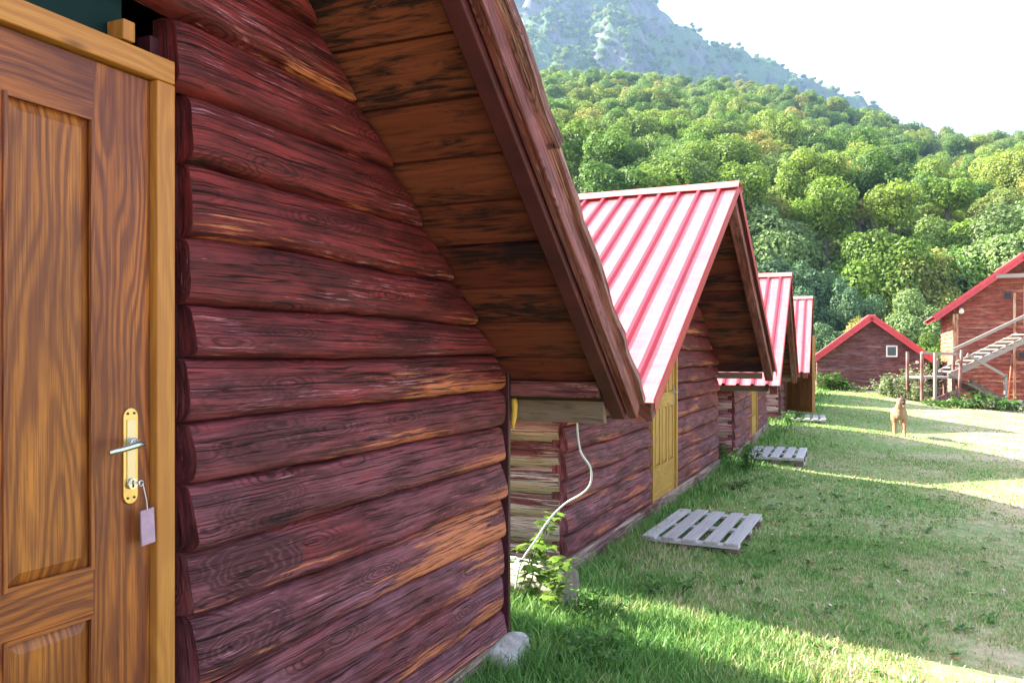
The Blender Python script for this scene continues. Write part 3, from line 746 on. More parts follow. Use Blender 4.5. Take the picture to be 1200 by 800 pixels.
def forest():
    crowns = [crown_mesh('crown', 100 + i, 5200, .044, m_leaf, core=.70, hs=.85 + .12 * (i % 3), lumps=22 + 3 * i) for i in range(7)]
    trunk = [trunk_mesh('trunk', 5 + i, 1.0, .035, m_bark, 0) for i in range(2)]
    rng = random.Random(77); pts = []
    t = 62.0
    while t < RN + 14:
        sp = 5.1 + t * .006
        x0 = -.12 * t - 12; x1 = .80 * t + 18
        n = int((x1 - x0) / sp)
        for i in range(n + 1):
            r = x0 + (i + rng.uniform(-.38, .38)) * sp; f = t + rng.uniform(-.4, .4) * sp
            pts.append((r, f))
        t += sp * .86
    pts.sort(key=lambda p: p[1])
    objs = []
    rest = []
    for i, (r, f) in enumerate(pts):
        x = r * CA - f * SA; y = r * SA + f * CA; z = HC + hill_h(math.atan2(r, f), f)
        H = rng.uniform(9.0, 13.5); wd = rng.uniform(2.7, 4.8) * (.8 if f < 90 else 1)
        inview = -.02 < r / f < .66
        if len(objs) < 296 and inview: 
            t = empty('deciduous_tree', (x, y, z), rng.uniform(0, 6.28), label='round leafy green tree in the dense wood covering the hillside', cat='tree', group='trees of the wooded hillside')
            for nm, me, loc, sc in (('crown', crowns[i % 7], (0, 0, H - wd * .92), (wd, wd, wd * .95)), ('trunk', trunk[i % 2], (0, 0, 0), (H, H, H))):
                o = bpy.data.objects.new(nm, me); COL.objects.link(o); o.parent = t; o.location = loc; o.scale = sc
            objs.append(t)
        elif -.3 < r / f < .95: rest.append((x, y, z + H - wd * .92, wd))
    # a few bare greyish crowns and a few bright ones among the hill trees
    gm = crown_mesh('bare_crown', 131, 1700, .05, m_leaf_grey, core=.01, hs=1.1)
    for (px, t_, py, wd, lab) in ((752 + 600 - 600 + 225, 150, 268, 3.2, 'bare greyish tree amid the green hillside wood, behind the small gabled house'), (1032, 215, 190, 3.6, 'greyish thinning tree on the upper hillside right of the mountain foot')):
        s = (px - 600) / F; th = math.atan(s); p = C2W(px, t_, 0); z = HC + hill_h(th, t_)
        t = empty('bare_tree', (p.x, p.y, z), 0, label=lab, cat='tree')
        o = bpy.data.objects.new('crown', gm); COL.objects.link(o); o.parent = t; o.location = (0, 0, HC + (HY - py) / F * t_ - z); o.scale = (wd, wd, wd * 1.3)
        o = bpy.data.objects.new('trunk', trunk[0]); COL.objects.link(o); o.parent = t; o.scale = (12, 12, 12)
    # far woods : one object, instances on points
    far = []
    r2 = np.random.default_rng(9)
    cnt = 0
    while cnt < 12000:
        f = r2.uniform(360, RM + 6); s = r2.uniform(-.08, .62)
        q2 = (f - 330) / (RM - 330)
        r = s * f; x = r * CA - f * SA; y = r * SA + f * CA
        rocky = mnoise.noise(Vector((x * .012, y * .012, 2))) * .8 + q2
        if rocky > .80 and r2.random() > .22: cnt += .3; continue
        z = HC + hill_h(math.atan2(r, f), f)
        far.append((x, y, z + 2.5, r2.uniform(2.2, 4.2))); cnt += 1
    def stuff(name, P, srcs):
        me = bpy.data.meshes.new(name); me.from_pydata([p[:3] for p in P], [], [])
        a = me.attributes.new('sc', 'FLOAT', 'POINT'); a.data.foreach_set('value', [p[3] for p in P])
        o = bpy.data.objects.new(name, me); COL.objects.link(o); o['kind'] = 'stuff'
        g = bpy.data.node_groups.new(name, 'GeometryNodeTree')
        g.interface.new_socket('Geometry', in_out='INPUT', socket_type='NodeSocketGeometry'); g.interface.new_socket('Geometry', in_out='OUTPUT', socket_type='NodeSocketGeometry')
        i_ = g.nodes.new('NodeGroupInput'); o_ = g.nodes.new('NodeGroupOutput')
        join = g.nodes.new('GeometryNodeJoinGeometry')
        for src in srcs:
            inf = g.nodes.new('GeometryNodeObjectInfo'); inf.inputs['Object'].default_value = src; inf.inputs['As Instance'].default_value = True
            g.links.new(inf.outputs['Geometry'], join.inputs[0])
        gi = g.nodes.new('GeometryNodeGeometryToInstance'); 
        ip = g.nodes.new('GeometryNodeInstanceOnPoints'); ip.inputs['Pick Instance'].default_value = True
        g.links.new(i_.outputs[0], ip.inputs['Points']); g.links.new(join.outputs[0], ip.inputs['Instance'])
        at = g.nodes.new('GeometryNodeInputNamedAttribute'); at.data_type = 'FLOAT'; at.inputs['Name'].default_value = 'sc'
        rv = g.nodes.new('FunctionNodeRandomValue'); rv.data_type = 'FLOAT_VECTOR'; rv.inputs['Max'].default_value = (0, 0, 6.28)
        g.links.new(at.outputs[0], ip.inputs['Scale']); g.links.new(rv.outputs[0], ip.inputs['Rotation'])
        g.links.new(ip.outputs[0], o_.inputs[0])
        md = o.modifiers.new('GN', 'NODES'); md.node_group = g
        return o
    src = []
    k = 0
    for t in objs[-60:]:
        for ch in t.children:
            if ch.name.startswith('crown') and len(src) < 4: src.append(ch)
    stuff('forest', rest, src)
    stuff('mountain_forest', far, src)
def near_trees():
    big = {}
    specs = [  # px, t, top py, half width m, height scale, kind, label
        (905, 62, 235, 4.6, 1.15, 'p', 'pale grey-green tree rising right behind the second cabin\'s ridge'),
        (880, 50, 300, 3.0, 1.0, 'b', 'dull green bushy tree between the second and third cabin roofs'),
        (958, 50, 305, 2.6, 1.45, 'b', 'dark blue-green tall tree just right of the farthest cabin roof'),
        (925, 47, 330, 2.2, 1.2, 'b', 'dark bluish shrubby tree behind the third cabin ridge'),
        (995, 47, 335, 1.9, 1.3, 'b', 'dark bluish tree standing behind the left roof edge of the small gabled house'),
        (1035, 58, 272, 4.3, 1.1, 'y', 'bright yellow-green tree behind the small gabled house peak'),
        (1085, 56, 290, 3.7, 1.2, 'g', 'mid green tree left of the tall red house'),
        (1130, 60, 258, 4.2, 1.1, 'y', 'bright green tree behind the left eave of the tall red house'),
        (1070, 45, 345, 2.3, 1.05, 'p', 'pale green bush-like tree over the right roof slope of the small gabled house'),
        (1100, 42, 388, 1.7, 1.0, 'y', 'low fresh green bushy tree in the gap between both far houses'),
        (1165, 57, 262, 4.0, 1.2, 'g', 'green tree rising above the sloping roof of the tall red house'),
        (1215, 55, 232, 4.4, 1.1, 'p', 'pale green large tree at the right edge above the tall red house'),
        (990, 66, 262, 4.5, 1.1, 'g', 'broad green tree behind the dark bluish ones'),
        (1012, 44, 368, 1.6, 1.3, 'g', 'small green tree directly behind the small gabled house ridge'),
        (1260, 48, 300, 4.0, 1.0, 'g', 'green tree behind the tall red house beyond its stair side'),
        (965, 44, 372, 1.5, 1.1, 'b', 'low dark shrubby tree behind the open cabin door'),
        (1088, 70, 240, 4.8, 1.0, 'g', 'rounded green tree in the second rank behind the houses'),
        (1180, 74, 225, 4.8, 1.0, 'y', 'yellowish green rounded tree in the second rank at right'),
        (940, 74, 225, 4.8, 1.0, 'g', 'rounded green tree in the second rank behind the farthest cabins')]
    mats = dict(y=m_leaf_y, b=m_leaf_b, p=m_leaf_p, g=m_leaf)
    for i, (px, t_, py, wd, hs, k, lab) in enumerate(specs):
        me = crown_mesh('crown', 300 + i, 15000, .034, mats[k], core=.66, hs=hs, lumps=34)
        p = C2W(px, t_, 0); zt = HC + (HY - py) / F * t_
        zg = -1.9
        th, f, r = th_of(p.x, p.y); zg = HC + hill_h(th, f)
        H = zt - zg
        t = empty('leafy_tree', (p.x, p.y, zg), 0, label=lab, cat='tree', group='trees at the foot of the hill')
        zc = H - wd * hs * .95
        if zc < wd * hs * .8:
            pass
        o = bpy.data.objects.new('crown', me); COL.objects.link(o); o.parent = t; o.location = (0, 0, zc); o.scale = (wd, wd, wd); o.rotation_euler.z = i * 1.3
        tm = trunk_mesh('trunk', 40 + i, H, .16, m_bark, 5); o = bpy.data.objects.new('trunk', tm); COL.objects.link(o); o.parent = t
        # lower skirt of the crown
        if zc > wd * hs * 1.2:
            me2 = crown_mesh('lower_crown', 360 + i, 6000, .05, mats[k], core=.72, hs=hs, lumps=16)
            o = bpy.data.objects.new('lower_crown', me2); COL.objects.link(o); o.parent = t; o.location = (.3, .2, zc * .42); o.scale = (wd * .95, wd * .95, wd * .9)
# ---------------------------------------------------------------- grass
def grass():
    rng = np.random.default_rng(4)
    def bare(x, y):
        return .8 * np.sin(x * 1.7 + y * .6 + 1) * np.sin(y * 1.1 - x * .8) + .6 * np.sin(x * 4.1 + 2 + np.sin(y * 2)) * np.sin(y * 3.3 + np.sin(x * 3)) + .6 * np.sin(x * 9.3 + 1.5 * np.sin(y * 5)) * np.sin(y * 8.1 + 1.3 * np.sin(x * 6))
    allv = []; allg = []; cnt = 0
    def batch(n, tmin, tmax, hmul, wmul):
        s = rng.uniform(-.1, .70, n); t = np.sqrt(rng.uniform(tmin ** 2, tmax ** 2, n))
        x = (s * CA - SA) * t; y = (s * SA + CA) * t
        wall = np.exp(-np.clip(x + 1.75, 0, 9) / .28)
        frontl = np.exp(-((x + 1.2) ** 2 + (y - 3.9) ** 2) / 1.4)
        dens = .50 + .5 * wall + .5 * frontl - .36 * np.clip(bare(x, y), -.2, 1) - .10 * np.clip(x + .5, 0, 2)
        inside = (x < -1.84) & (((y > 5.2) & (y < 10.75)) | ((y > 11.65) & (y < 17.2)) | ((y > 18.9) & (y < 24.4))) | ((x < -1.7) & (y < 3.6))
        k = (rng.random(n) < dens) & ~inside
        x = x[k]; y = y[k]; t = t[k]; wall = wall[k]; frontl = frontl[k]; m = len(x)
        h = (.010 + .020 * rng.random(m) + .11 * wall * rng.random(m) ** 1.8 + .10 * frontl * rng.random(m) ** 1.5) * hmul
        wdt = (.0022 + .0022 * rng.random(m)) * wmul
        z = np.array([gz(a, b) for a, b in zip(x, y)])
        a = rng.uniform(0, 6.283, m); bend = rng.uniform(.15, .9, m) * h; ba = rng.uniform(0, 6.283, m)
        dx, dy = np.cos(a) * wdt, np.sin(a) * wdt; bx, by = np.cos(ba) * bend, np.sin(ba) * bend
        P = np.zeros((m, 5, 3))
        P[:, 0] = np.stack([x - dx, y - dy, z - .004], 1); P[:, 1] = np.stack([x + dx, y + dy, z - .004], 1)
        P[:, 2] = np.stack([x + dx * .8 + bx * .35, y + dy * .8 + by * .35, z + h * .6], 1)
        P[:, 3] = np.stack([x - dx * .8 + bx * .35, y - dy * .8 + by * .35, z + h * .6], 1)
        P[:, 4] = np.stack([x + bx, y + by, z + h], 1)
        dry = np.clip(rng.random(m) * .9 + .06 + .34 * np.clip(bare(x, y), -1.3, 1.3) - .45 * wall - .15 * frontl + .1 * np.clip(x + .6, -1, 2), 0, 1)
        G = np.zeros((m, 5, 3)); G[:, :, 0] = dry[:, None]; G[:, :, 1] = rng.random(m)[:, None]
        return P.reshape(-1, 3), G.reshape(-1, 3), m
    B = [batch(150000, 3.2, 7, 1, 1), batch(110000, 7, 13, 1.05, 1.9), batch(60000, 13, 24, 1.1, 3.4), batch(26000, 24, 40, 1.2, 6)]
    V = np.vstack([b[0] for b in B]); G = np.vstack([b[1] for b in B]); m = sum(b[2] for b in B)
    me = bpy.data.meshes.new('grass'); me.vertices.add(len(V)); me.vertices.foreach_set('co', V.astype(np.float32).ravel())
    base = (np.arange(m) * 5)[:, None]
    loops = np.hstack([base + np.array([[0, 1, 2, 3]]), base + np.array([[3, 2, 4]])]).ravel()
    me.loops.add(len(loops)); me.loops.foreach_set('vertex_index', loops.astype(np.int32))
    me.polygons.add(2 * m); st = (np.arange(m) * 7)[:, None] + np.array([[0, 4]]); me.polygons.foreach_set('loop_start', st.ravel().astype(np.int32))
    me.update(calc_edges=True); me.validate()
    at = me.attributes.new('gr', 'FLOAT_VECTOR', 'POINT'); at.data.foreach_set('vector', G.astype(np.float32).ravel())
    M = MT('grass_blade', .5, .35); g = M.attr()
    c = M.ramp(M.sep(g, 0), (0, (.15, .31, .07)), (.40, (.27, .43, .11)), (.60, (.42, .44, .17)), (.82, (.66, .51, .32)))
    c = M.mix(1.0, c, M.ramp(M.sep(g, 1), (0, .6), (1, 1.3)), 'MULTIPLY'); M.col(c)
    t = N(M.nt, 'ShaderNodeBsdfTranslucent'); M.L(c, t.inputs['Color']); mxs = N(M.nt, 'ShaderNodeMixShader'); mxs.inputs[0].default_value = .3
    M.L(M.p.outputs[0], mxs.inputs[1]); M.L(t.outputs[0], mxs.inputs[2]); M.L(mxs.outputs[0], M.nt.nodes['Material Output'].inputs[0])
    me.materials.append(M.m)
    o = bpy.data.objects.new('grass', me); COL.objects.link(o); tag(o, kind='stuff', label='short patchy green and straw coloured lawn grass', cat='grass')
def litter():
    rng = random.Random(12); b = MB()
    for i in range(420):
        t = math.sqrt(rng.uniform(3.4 ** 2, 13 ** 2)); s = rng.uniform(-.02, .68); x = (s * CA - SA) * t; y = (s * SA + CA) * t
        if x < -1.5: continue
        z = gz(x, y) + rng.uniform(.008, .025); a = rng.uniform(0, 6.28); L = rng.uniform(.012, .034); W = L * rng.uniform(.3, .6)
        d = Vector((math.cos(a), math.sin(a), rng.uniform(-.2, .3))) * L; n = Vector((-math.sin(a), math.cos(a), rng.uniform(-.2, .2))) * W; c = Vector((x, y, z)); r = rng.random()
        b.poly([c - d, c - d * .3 + n, c + d * .5 + n * .8, c + d * 1.1, c + d * .5 - n * .8, c - d * .3 - n], 0, [(r, 0, 0)] * 6)
    M = MT('dry_leaf', .7, .2); M.col(M.ramp(M.sep(M.attr(), 0), (0, (.30, .12, .04)), (.4, (.42, .22, .06)), (.7, (.5, .36, .12)), (1, (.55, .48, .36))))
    b.build('fallen_leaves', M.m, kind='stuff', label='scattered small dry leaves lying on the lawn', cat='leaves')
    # clover and plantain rosettes growing in the turf
    b = MB()
    for i in range(520):
        t = math.sqrt(rng.uniform(3.3 ** 2, 10 ** 2)); s = rng.uniform(-.05, .66); x = (s * CA - SA) * t; y = (s * SA + CA) * t
        if x < -1.55 or rng.random() < .35 * (x + 1.2): continue
        z = gz(x, y)
        for k in range(rng.randint(4, 9)):
            a = rng.uniform(0, 6.28); L = rng.uniform(.018, .045); d = Vector((math.cos(a), math.sin(a), rng.uniform(.1, .7))) * L; n = Vector((-math.sin(a), math.cos(a), 0)) * L * .38
            c = Vector((x + rng.uniform(-.03, .03), y + rng.uniform(-.03, .03), z + .012)); r = rng.random()
            b.poly([c, c + d * .35 + n, c + d * .8 + n * .9, c + d, c + d * .8 - n * .9, c + d * .35 - n], 0, [(r, 0, 0)] * 6)
    b.build('ground_weeds', m_weed, kind='stuff', label='tiny broad-leaved weeds dotted through the turf', cat='weeds')
# ---------------------------------------------------------------- small plants
m_weed = leaf_mat('weed_leaf', [(.09, .20, .035)], .35); m_weed2 = leaf_mat('weed_grey', [(.26, .32, .15)], .35); m_stem = plain('stem', (.07, .10, .03), .7)
def weed(name, loc, h, rad, n, leaf, label, mat, seed, cat='plant', group=None, stems=9):
    rng = random.Random(seed); t = empty(name, loc, 0, label=label, cat=cat, group=group)
    sb = MB(); lb = MB()
    for s in range(stems):
        a = rng.uniform(0, 6.28); q = rng.uniform(.1, 1) * rad; hh = h * rng.uniform(.5, 1)
        p0 = Vector((math.cos(a) * q * .5, math.sin(a) * q * .5, 0)); p2 = Vector((math.cos(a) * q, math.sin(a) * q, hh)); p1 = (p0 + p2) / 2 + Vector((rng.uniform(-.2, .2) * rad, rng.uniform(-.2, .2) * rad, .1 * h))
        sb.tube([p0, p1, p2], [.004 + h * .006, .003 + h * .004, .002], 5)
        for k in range(n // stems):
            v = rng.uniform(.12, 1); c = p0.lerp(p1, v * 2) if v < .5 else p1.lerp(p2, v * 2 - 1)
            b = rng.uniform(0, 6.28); d = Vector((math.cos(b), math.sin(b), rng.uniform(-.3, .6))).normalized(); sd_ = d.cross(Vector((0, 0, 1))).normalized(); L = leaf * rng.uniform(.6, 1.3)
            r = rng.random(); c = c + d * .01
            pts = [c, c + d * L * .3 + sd_ * L * .28 + Vector((0, 0, .02 * L)), c + d * L * .65 + sd_ * L * .24, c + d * L - Vector((0, 0, L * .25)), c + d * L * .65 - sd_ * L * .24, c + d * L * .3 - sd_ * L * .28]
            lb.poly(pts, 0, [(r, 0, 0)] * 6)
    sb.build('stems', m_stem, t); lb.build('leaves', mat, t); return t
# ---------------------------------------------------------------- pallets
def pallet(x, y, rz, label, nsl=5):
    t = empty('wooden_pallet', (x, y, gz(x, y) - (.07 if y < 9 else .05)), rz, label=label, cat='pallet', group='pallets laid before cabin doors')
    rng = random.Random(int(y * 10)); w_, l_ = .74, 1.22
    for i in range(nsl):
        b = MB(); sw = .105; x0 = (w_ - sw) * i / (nsl - 1) + rng.uniform(-.006, .006); a = rng.uniform(-.012, .012)
        b.box((x0, -.01 * rng.random(), .118), (sw, a, 0), (-a, l_ + .02 * rng.random(), rng.uniform(-.003, .006)), (0, 0, .02), rng.random(), 0, 1)
        b.build('slat', m_pal, t, bevel=.003)
    for yy in (0.0, l_ / 2 - .05, l_ - .1):
        b = MB(); b.b(-.0, w_, yy, yy + .1, .094, .1165, rng.random(), 0, 0); b.build('stringer_board', m_pal, t, bevel=.002)
        for xx in (.0, w_ / 2 - .05, w_ - .1):
            b = MB(); b.b(xx, xx + .1, yy, yy + .1, .018, .093, rng.random(), 0, 0); b.build('block', m_plank, t, bevel=.003)
    for xx in (0, w_ / 2 - .05, w_ - .1):
        b = MB(); b.b(xx, xx + .1, 0, l_, -.004, .0165, rng.random(), 0, 1); b.build('skid_board', m_pal, t)
m_pal = board_mat('pallet_wood', ((.55, .48, .46), (.68, .61, .59)), .70)
# ---------------------------------------------------------------- far houses (local frame: x right, y away, z up; gable wall at y=0)
def plank_wall(mb, x0f, x1f, z0, z1, y, rng, pitch=.16, mat=0):
    z = z0
    while z < z1 - .02:
        b = min(z + pitch, z1); zm = (z + b) / 2; a, c = x0f(zm), x1f(zm)
        if c - a > .03:
            r = rng.random()
            # lapped board: bottom edge proud
            pts = [(x0f(z), y - .03, z), (x1f(z), y - .03, z), (x1f(b), y - .006, b), (x0f(b), y - .006, b)]
            mb.poly(pts, mat, [(p[0], p[2] - z, r) for p in pts])
            mb.poly([(x0f(z), y - .002, z), (x1f(z), y - .002, z), (x1f(z), y - .03, z), (x0f(z), y - .03, z)], mat, [(0, 0, r)] * 4)
        z = b
m_hwall = log_paint('house_boards', (.12, .035, .035), (.22, .07, .06), (.24, .15, .17), (.38, .22, .16), .66, .55, rough=.7)
m_hwall2 = log_paint('red_house_boards', (.26, .05, .03), (.42, .10, .06), (.45, .20, .16), (.6, .33, .2), .64, .35, rough=.7)
m_orange = log_paint('orange_boards', (.45, .14, .07), (.6, .24, .13), (.6, .32, .22), (.7, .45, .3), .6, .5, rough=.7)
m_conc = plain('concrete', (.45, .42, .40), .9, var=.2, sc=8)
def gable_house(loc, rz, label, W, D, eh, rh, ov, wallm, roofslope_t=.09, group=None):
    t = empty('gabled_house', loc, rz, label=label, cat='house')
    rng = random.Random(int(W * 31)); m = (rh - eh) / (W / 2)
    xl = lambda z: -W / 2 if z < eh else -(rh - z) / m + .01
    xr = lambda z: -xl(z)
    mb = MB(); plank_wall(mb, xl, xr, .22, rh - .03, 0, rng); 
    mb.build('gable_wall', wallm, t); mb = MB()
    mb.poly([(W / 2, D, .2), (-W / 2, D, .2), (-W / 2, D, eh), (0, D, rh), (W / 2, D, eh)]); mb.build('back_wall', wallm, t)
    mb = MB()
    for s in (-1, 1):
        z = .22
        while z < eh:
            b = min(z + .16, eh); r = rng.random(); x = s * W / 2
            pts = [(x + s * .03, 0, z), (x + s * .03, D, z), (x + s * .006, D, b), (x + s * .006, 0, b)]
            mb.poly(pts if s > 0 else pts[::-1], 0, [(p[1], p[2] - z, r) for p in (pts if s > 0 else pts[::-1])]); z = b
        mb.build('side_wall', m_orange if wallm is m_hwall2 else wallm, t); mb = MB()
    mb = MB(); mb.b(-W / 2 - .02, W / 2 + .02, -.06, D + .02, -.5, .22); mb.build('foundation', m_conc, t)
    c = 1 / math.sqrt(1 + m * m); L = (W / 2 + ov) / c
    for s in (-1, 1):
        def P(q, y, h): return Vector((s * (q * c + h * m * c), y, rh - q * m * c + h * c))
        mb = MB(); o = P(0, -.35, .005); mb.box(o, P(L, -.35, .005) - o, (0, D + .7, 0), P(0, -.35, .05) - o, .3, 0, 0); mb.build('roof_boards', m_soffit, t)
        mb = MB(); n = int((D + .8) / .2); rows = [[], []]
        for k in range(n):
            for (dy, h) in ((0, .06), (.12, .06), (.14, .09), (.18, .09)):
                for e, q in ((0, 0), (1, L + .06)): rows[e].append(mb.vert(P(q, -.40 + k * .2 + dy, h)))
        for j in range(len(rows[0]) - 1): mb.face((rows[0][j], rows[0][j + 1], rows[1][j + 1], rows[1][j])[::(-1 if s > 0 else 1)])
        o = P(0, -.405, -.16); 
        ob = mb.build('metal_roofing', m_red, t); so = ob.modifiers.new('s', 'SOLIDIFY'); so.thickness = .004
        mb = MB(); o = P(0, -.40, -.14); mb.box(o, P(L + .05, -.40, -.14) - o, (0, .04, 0), P(0, -.40, .0) - o, .3)
        o = P(0, -.43, -.005); mb.box(o, P(L + .07, -.43, -.005) - o, (0, .07, 0), P(0, -.43, .10) - o, .5)
        mb.build('barge_board', m_trim, t)
        mb = MB(); o = P(L + .0, -.35, -.10); mb.box(o, P(L + .03, -.35, -.10) - o, (0, D + .7, 0), (0, 0, .14)); mb.build('fascia_board', m_trim, t)
    cp = MB(); cp.box((-.14, -.45, rh + .03), (.28, 0, 0), (0, D + .85, 0), (0, 0, .05)); 
    cp.build('ridge_cap', m_red, t)
    return t
m_trim = plain('red_trim', (.50, .045, .06), .45, var=.15)
def cam_rz(extra=0): return YAW + extra
# ================================================================ BUILD
build_terrain()
near_cabin()
cabin((-1.93, 5.16, 0), R(0), 'second log cabin from the camera, big sunlit red roof, ochre door and pallet', 3, zr=3.04, m=.585, E=3.16, ER=3.08, O=.68, W=5.69)
cabin((-1.83, 11.60, 0), R(2.6), 'third log cabin of the row, with a pallet at its corner', 7, zr=2.76, m=.57, E=3.0, ER=3.1, O=.58)
cab4 = cabin((-1.98, 18.75, 0), R(2.9), 'fourth log cabin of the row with a brown panelled door standing wide open', 8, zr=2.82, m=.57, E=3.08, O=.58, detail=False, door='open')
cabin((-2.85, 25.7, 0), R(3), 'unseen fifth log cabin at the end of the row, set back behind the fourth', 9, zr=2.95, m=.6, E=3.2, O=.6, detail=False)  # unseen from the camera, placed for the shadow it casts on the lawn
# open door leaf of the fourth cabin
def open_leaf():
    hx, hy = .03, 2.30
    hold = bpy.data.objects.new('door', None)
    mbp = None
    d = door_leaf('door', cab4, 0, .93, 0, 1.80, [(0, .10), (.285, .355), (.555, .625), (.83, .93)], [(0, .10), (.72, .84), (1.08, 1.16), (1.68, 1.80)], [m_olive, m_olive], x=.022)
    # local leaf runs along +y from hinge; turn it outwards
    d.location = (hx, hy, .10); d.rotation_euler = (0, 0, R(-138))
    # mirror of the panelling on the other face, which is the one in view
    d2 = door_leaf('door_back', d, 0, .93, 0, 1.80, [(0, .10), (.285, .355), (.555, .625), (.83, .93)], [(0, .10), (.72, .84), (1.08, 1.16), (1.68, 1.80)], [m_olive, m_olive], x=.022)
    d2.location = (-.046, .93, 0); d2.rotation_euler = (0, 0, math.pi)
    h = MB(); h.b(-.052, -.046, .85, .88, .85, 1.07); h.tube([(-.05, .865, .98), (-.09, .865, .98), (-.092, .78, .975)], .009); h.b(.022, .028, .85, .88, .85, 1.07); h.build('handle', m_steel, d)
    bpy.data.objects.remove(hold)
open_leaf()
lamp = MB(); lamp.tube([(0, 0, 0), (0, 0, -.05), (0, 0, -.06), (0, 0, -.20), (0, 0, -.215)], [.02, .025, .06, .065, .03], 10)
p = C2W(925, 17.2, py=429)
lo = lamp.build('wall_lamp', plain('yellow_plastic', (.85, .60, .03), .4, var=.05)); lo.location = p; tag(lo, 'small yellow lamp hanging under the third cabin\'s gable', 'lamp')
# lamp hangs from the soffit
lw = MB(); lw.tube([(0, 0, 0), (0, 0, .5)], .004, 5); lw.build('cord', m_black, lo)
pallet(-1.70, 6.30, R(-1), 'grey slatted pallet on the grass before the ochre door, nearest the camera')
pallet(-1.66, 11.55, R(2), 'grey slatted pallet on the grass at the third cabin\'s corner, middle of the three')
pallet(-1.75, 18.3, R(4), 'small looking far pallet half in the grass by the open brown door', 5)
# ---------------------------------------------------------------- objects at the gap
def smooth_path(P, n=6):
    P = [Vector(p) for p in P]; out = []
    for i in range(len(P) - 1):
        p0 = P[max(i - 1, 0)]; p1 = P[i]; p2 = P[i + 1]; p3 = P[min(i + 2, len(P) - 1)]
        for k in range(n):
            t = k / n
            out.append(.5 * ((2 * p1) + (p2 - p0) * t + (2 * p0 - 5 * p1 + 4 * p2 - p3) * t * t + (3 * p1 - p0 - 3 * p2 + p3) * t ** 3))
    return out + [P[-1]]
cb = MB(); cb.tube(smooth_path([C2W(676, 4.18, py=485), C2W(677, 4.2, py=508), C2W(681, 4.25, py=530), C2W(692, 4.35, py=548), C2W(692, 4.45, py=566), C2W(682, 4.5, py=578), C2W(662, 4.55, py=590), C2W(644, 4.6, py=608), C2W(628, 4.65, py=632), C2W(610, 4.7, py=660), C2W(604, 4.75, py=690)]), .0055, 8)
tag(cb.build('cable', m_white), 'white cable hanging from the nearest eave and curling down to the ground', 'cable')
def rock(name, loc, sc, seed, mat, label, cat='stone'):
    bm = bmesh.new(); bmesh.ops.create_icosphere(bm, subdivisions=4, radius=1)
    for v in bm.verts:
        n = mnoise.fractal(v.co * 1.1 + Vector((seed, 0, 0)), 1, 2, 4); q = v.co * (1 + .28 * n)
        m_ = max(abs(q.x), abs(q.y), abs(q.z)); q = q * (.6 + .4 / max(.6, m_))
        v.co = Vector((q.x * sc[0], q.y * sc[1], q.z * sc[2]))
    me = bpy.data.meshes.new(name); bm.to_mesh(me); bm.free()
    for f in me.polygons: f.use_smooth = True
    me.materials.append(mat); o = bpy.data.objects.new(name, me); COL.objects.link(o); o.location = loc; return tag(o, label, cat)
m_stone = plain('stone', (.42, .36, .33), .9, var=.35, sc=12)
rock('foundation_stone', (-1.67, 3.60, .015), (.13, .16, .115), 3, m_stone, 'pale rough stone under the nearest cabin\'s front corner')
# sawn log block lying in the gap
lg = MB()
def logblock():
    ax = Vector((.97, -.24, .02)).normalized(); c0 = Vector((-2.28, 4.62, .13)); n = 20
    sd_ = ax.cross(Vector((0, 0, 1))).normalized(); up = sd_.cross(ax)
    rings = []
    for j in range(8):
        p = c0 + ax * (.66 * j / 7); ring = []
        for k in range(n):
            a = 6.28318 * k / n; rr = .118 * (1 + .05 * math.sin(3 * a + 1) + .03 * math.sin(7 * a + j * .4))
            ring.append(lg.vert(p + (sd_ * math.cos(a) + up * math.sin(a) * .95) * rr, (j * .09, a * .11, .4)))
        rings.append(ring)
    for j in range(7):
        for k in range(n): lg.face((rings[j][k], rings[j][(k + 1) % n], rings[j + 1][(k + 1) % n], rings[j + 1][k]), 0, True)
    lg.poly([lg.v[i] for i in rings[-1]], 1); lg.poly([lg.v[i] for i in rings[0]][::-1], 1)
logblock()
m_oldlog = log_paint('old_log', (.30, .24, .18), (.45, .38, .30), (.62, .55, .46), (.7, .62, .5), .5, .9, rough=.85)
m_end = plain('log_end', (.20, .15, .12), .9, var=.4, sc=30)
tag(lg.build('sawn_log', [m_oldlog, m_end]), 'short weathered log lying in the grass between the first two cabins', 'log')
pp = MB(); pp.b(-.02, .02, -.02, .02, 0, .26, .2, 0, 2); po = pp.build('marker_stake', m_white); po.location = C2W(600, 5.0, z=gz(-2, 4.6)); tag(po, 'short white stake standing behind the log in the cabin gap', 'stake')
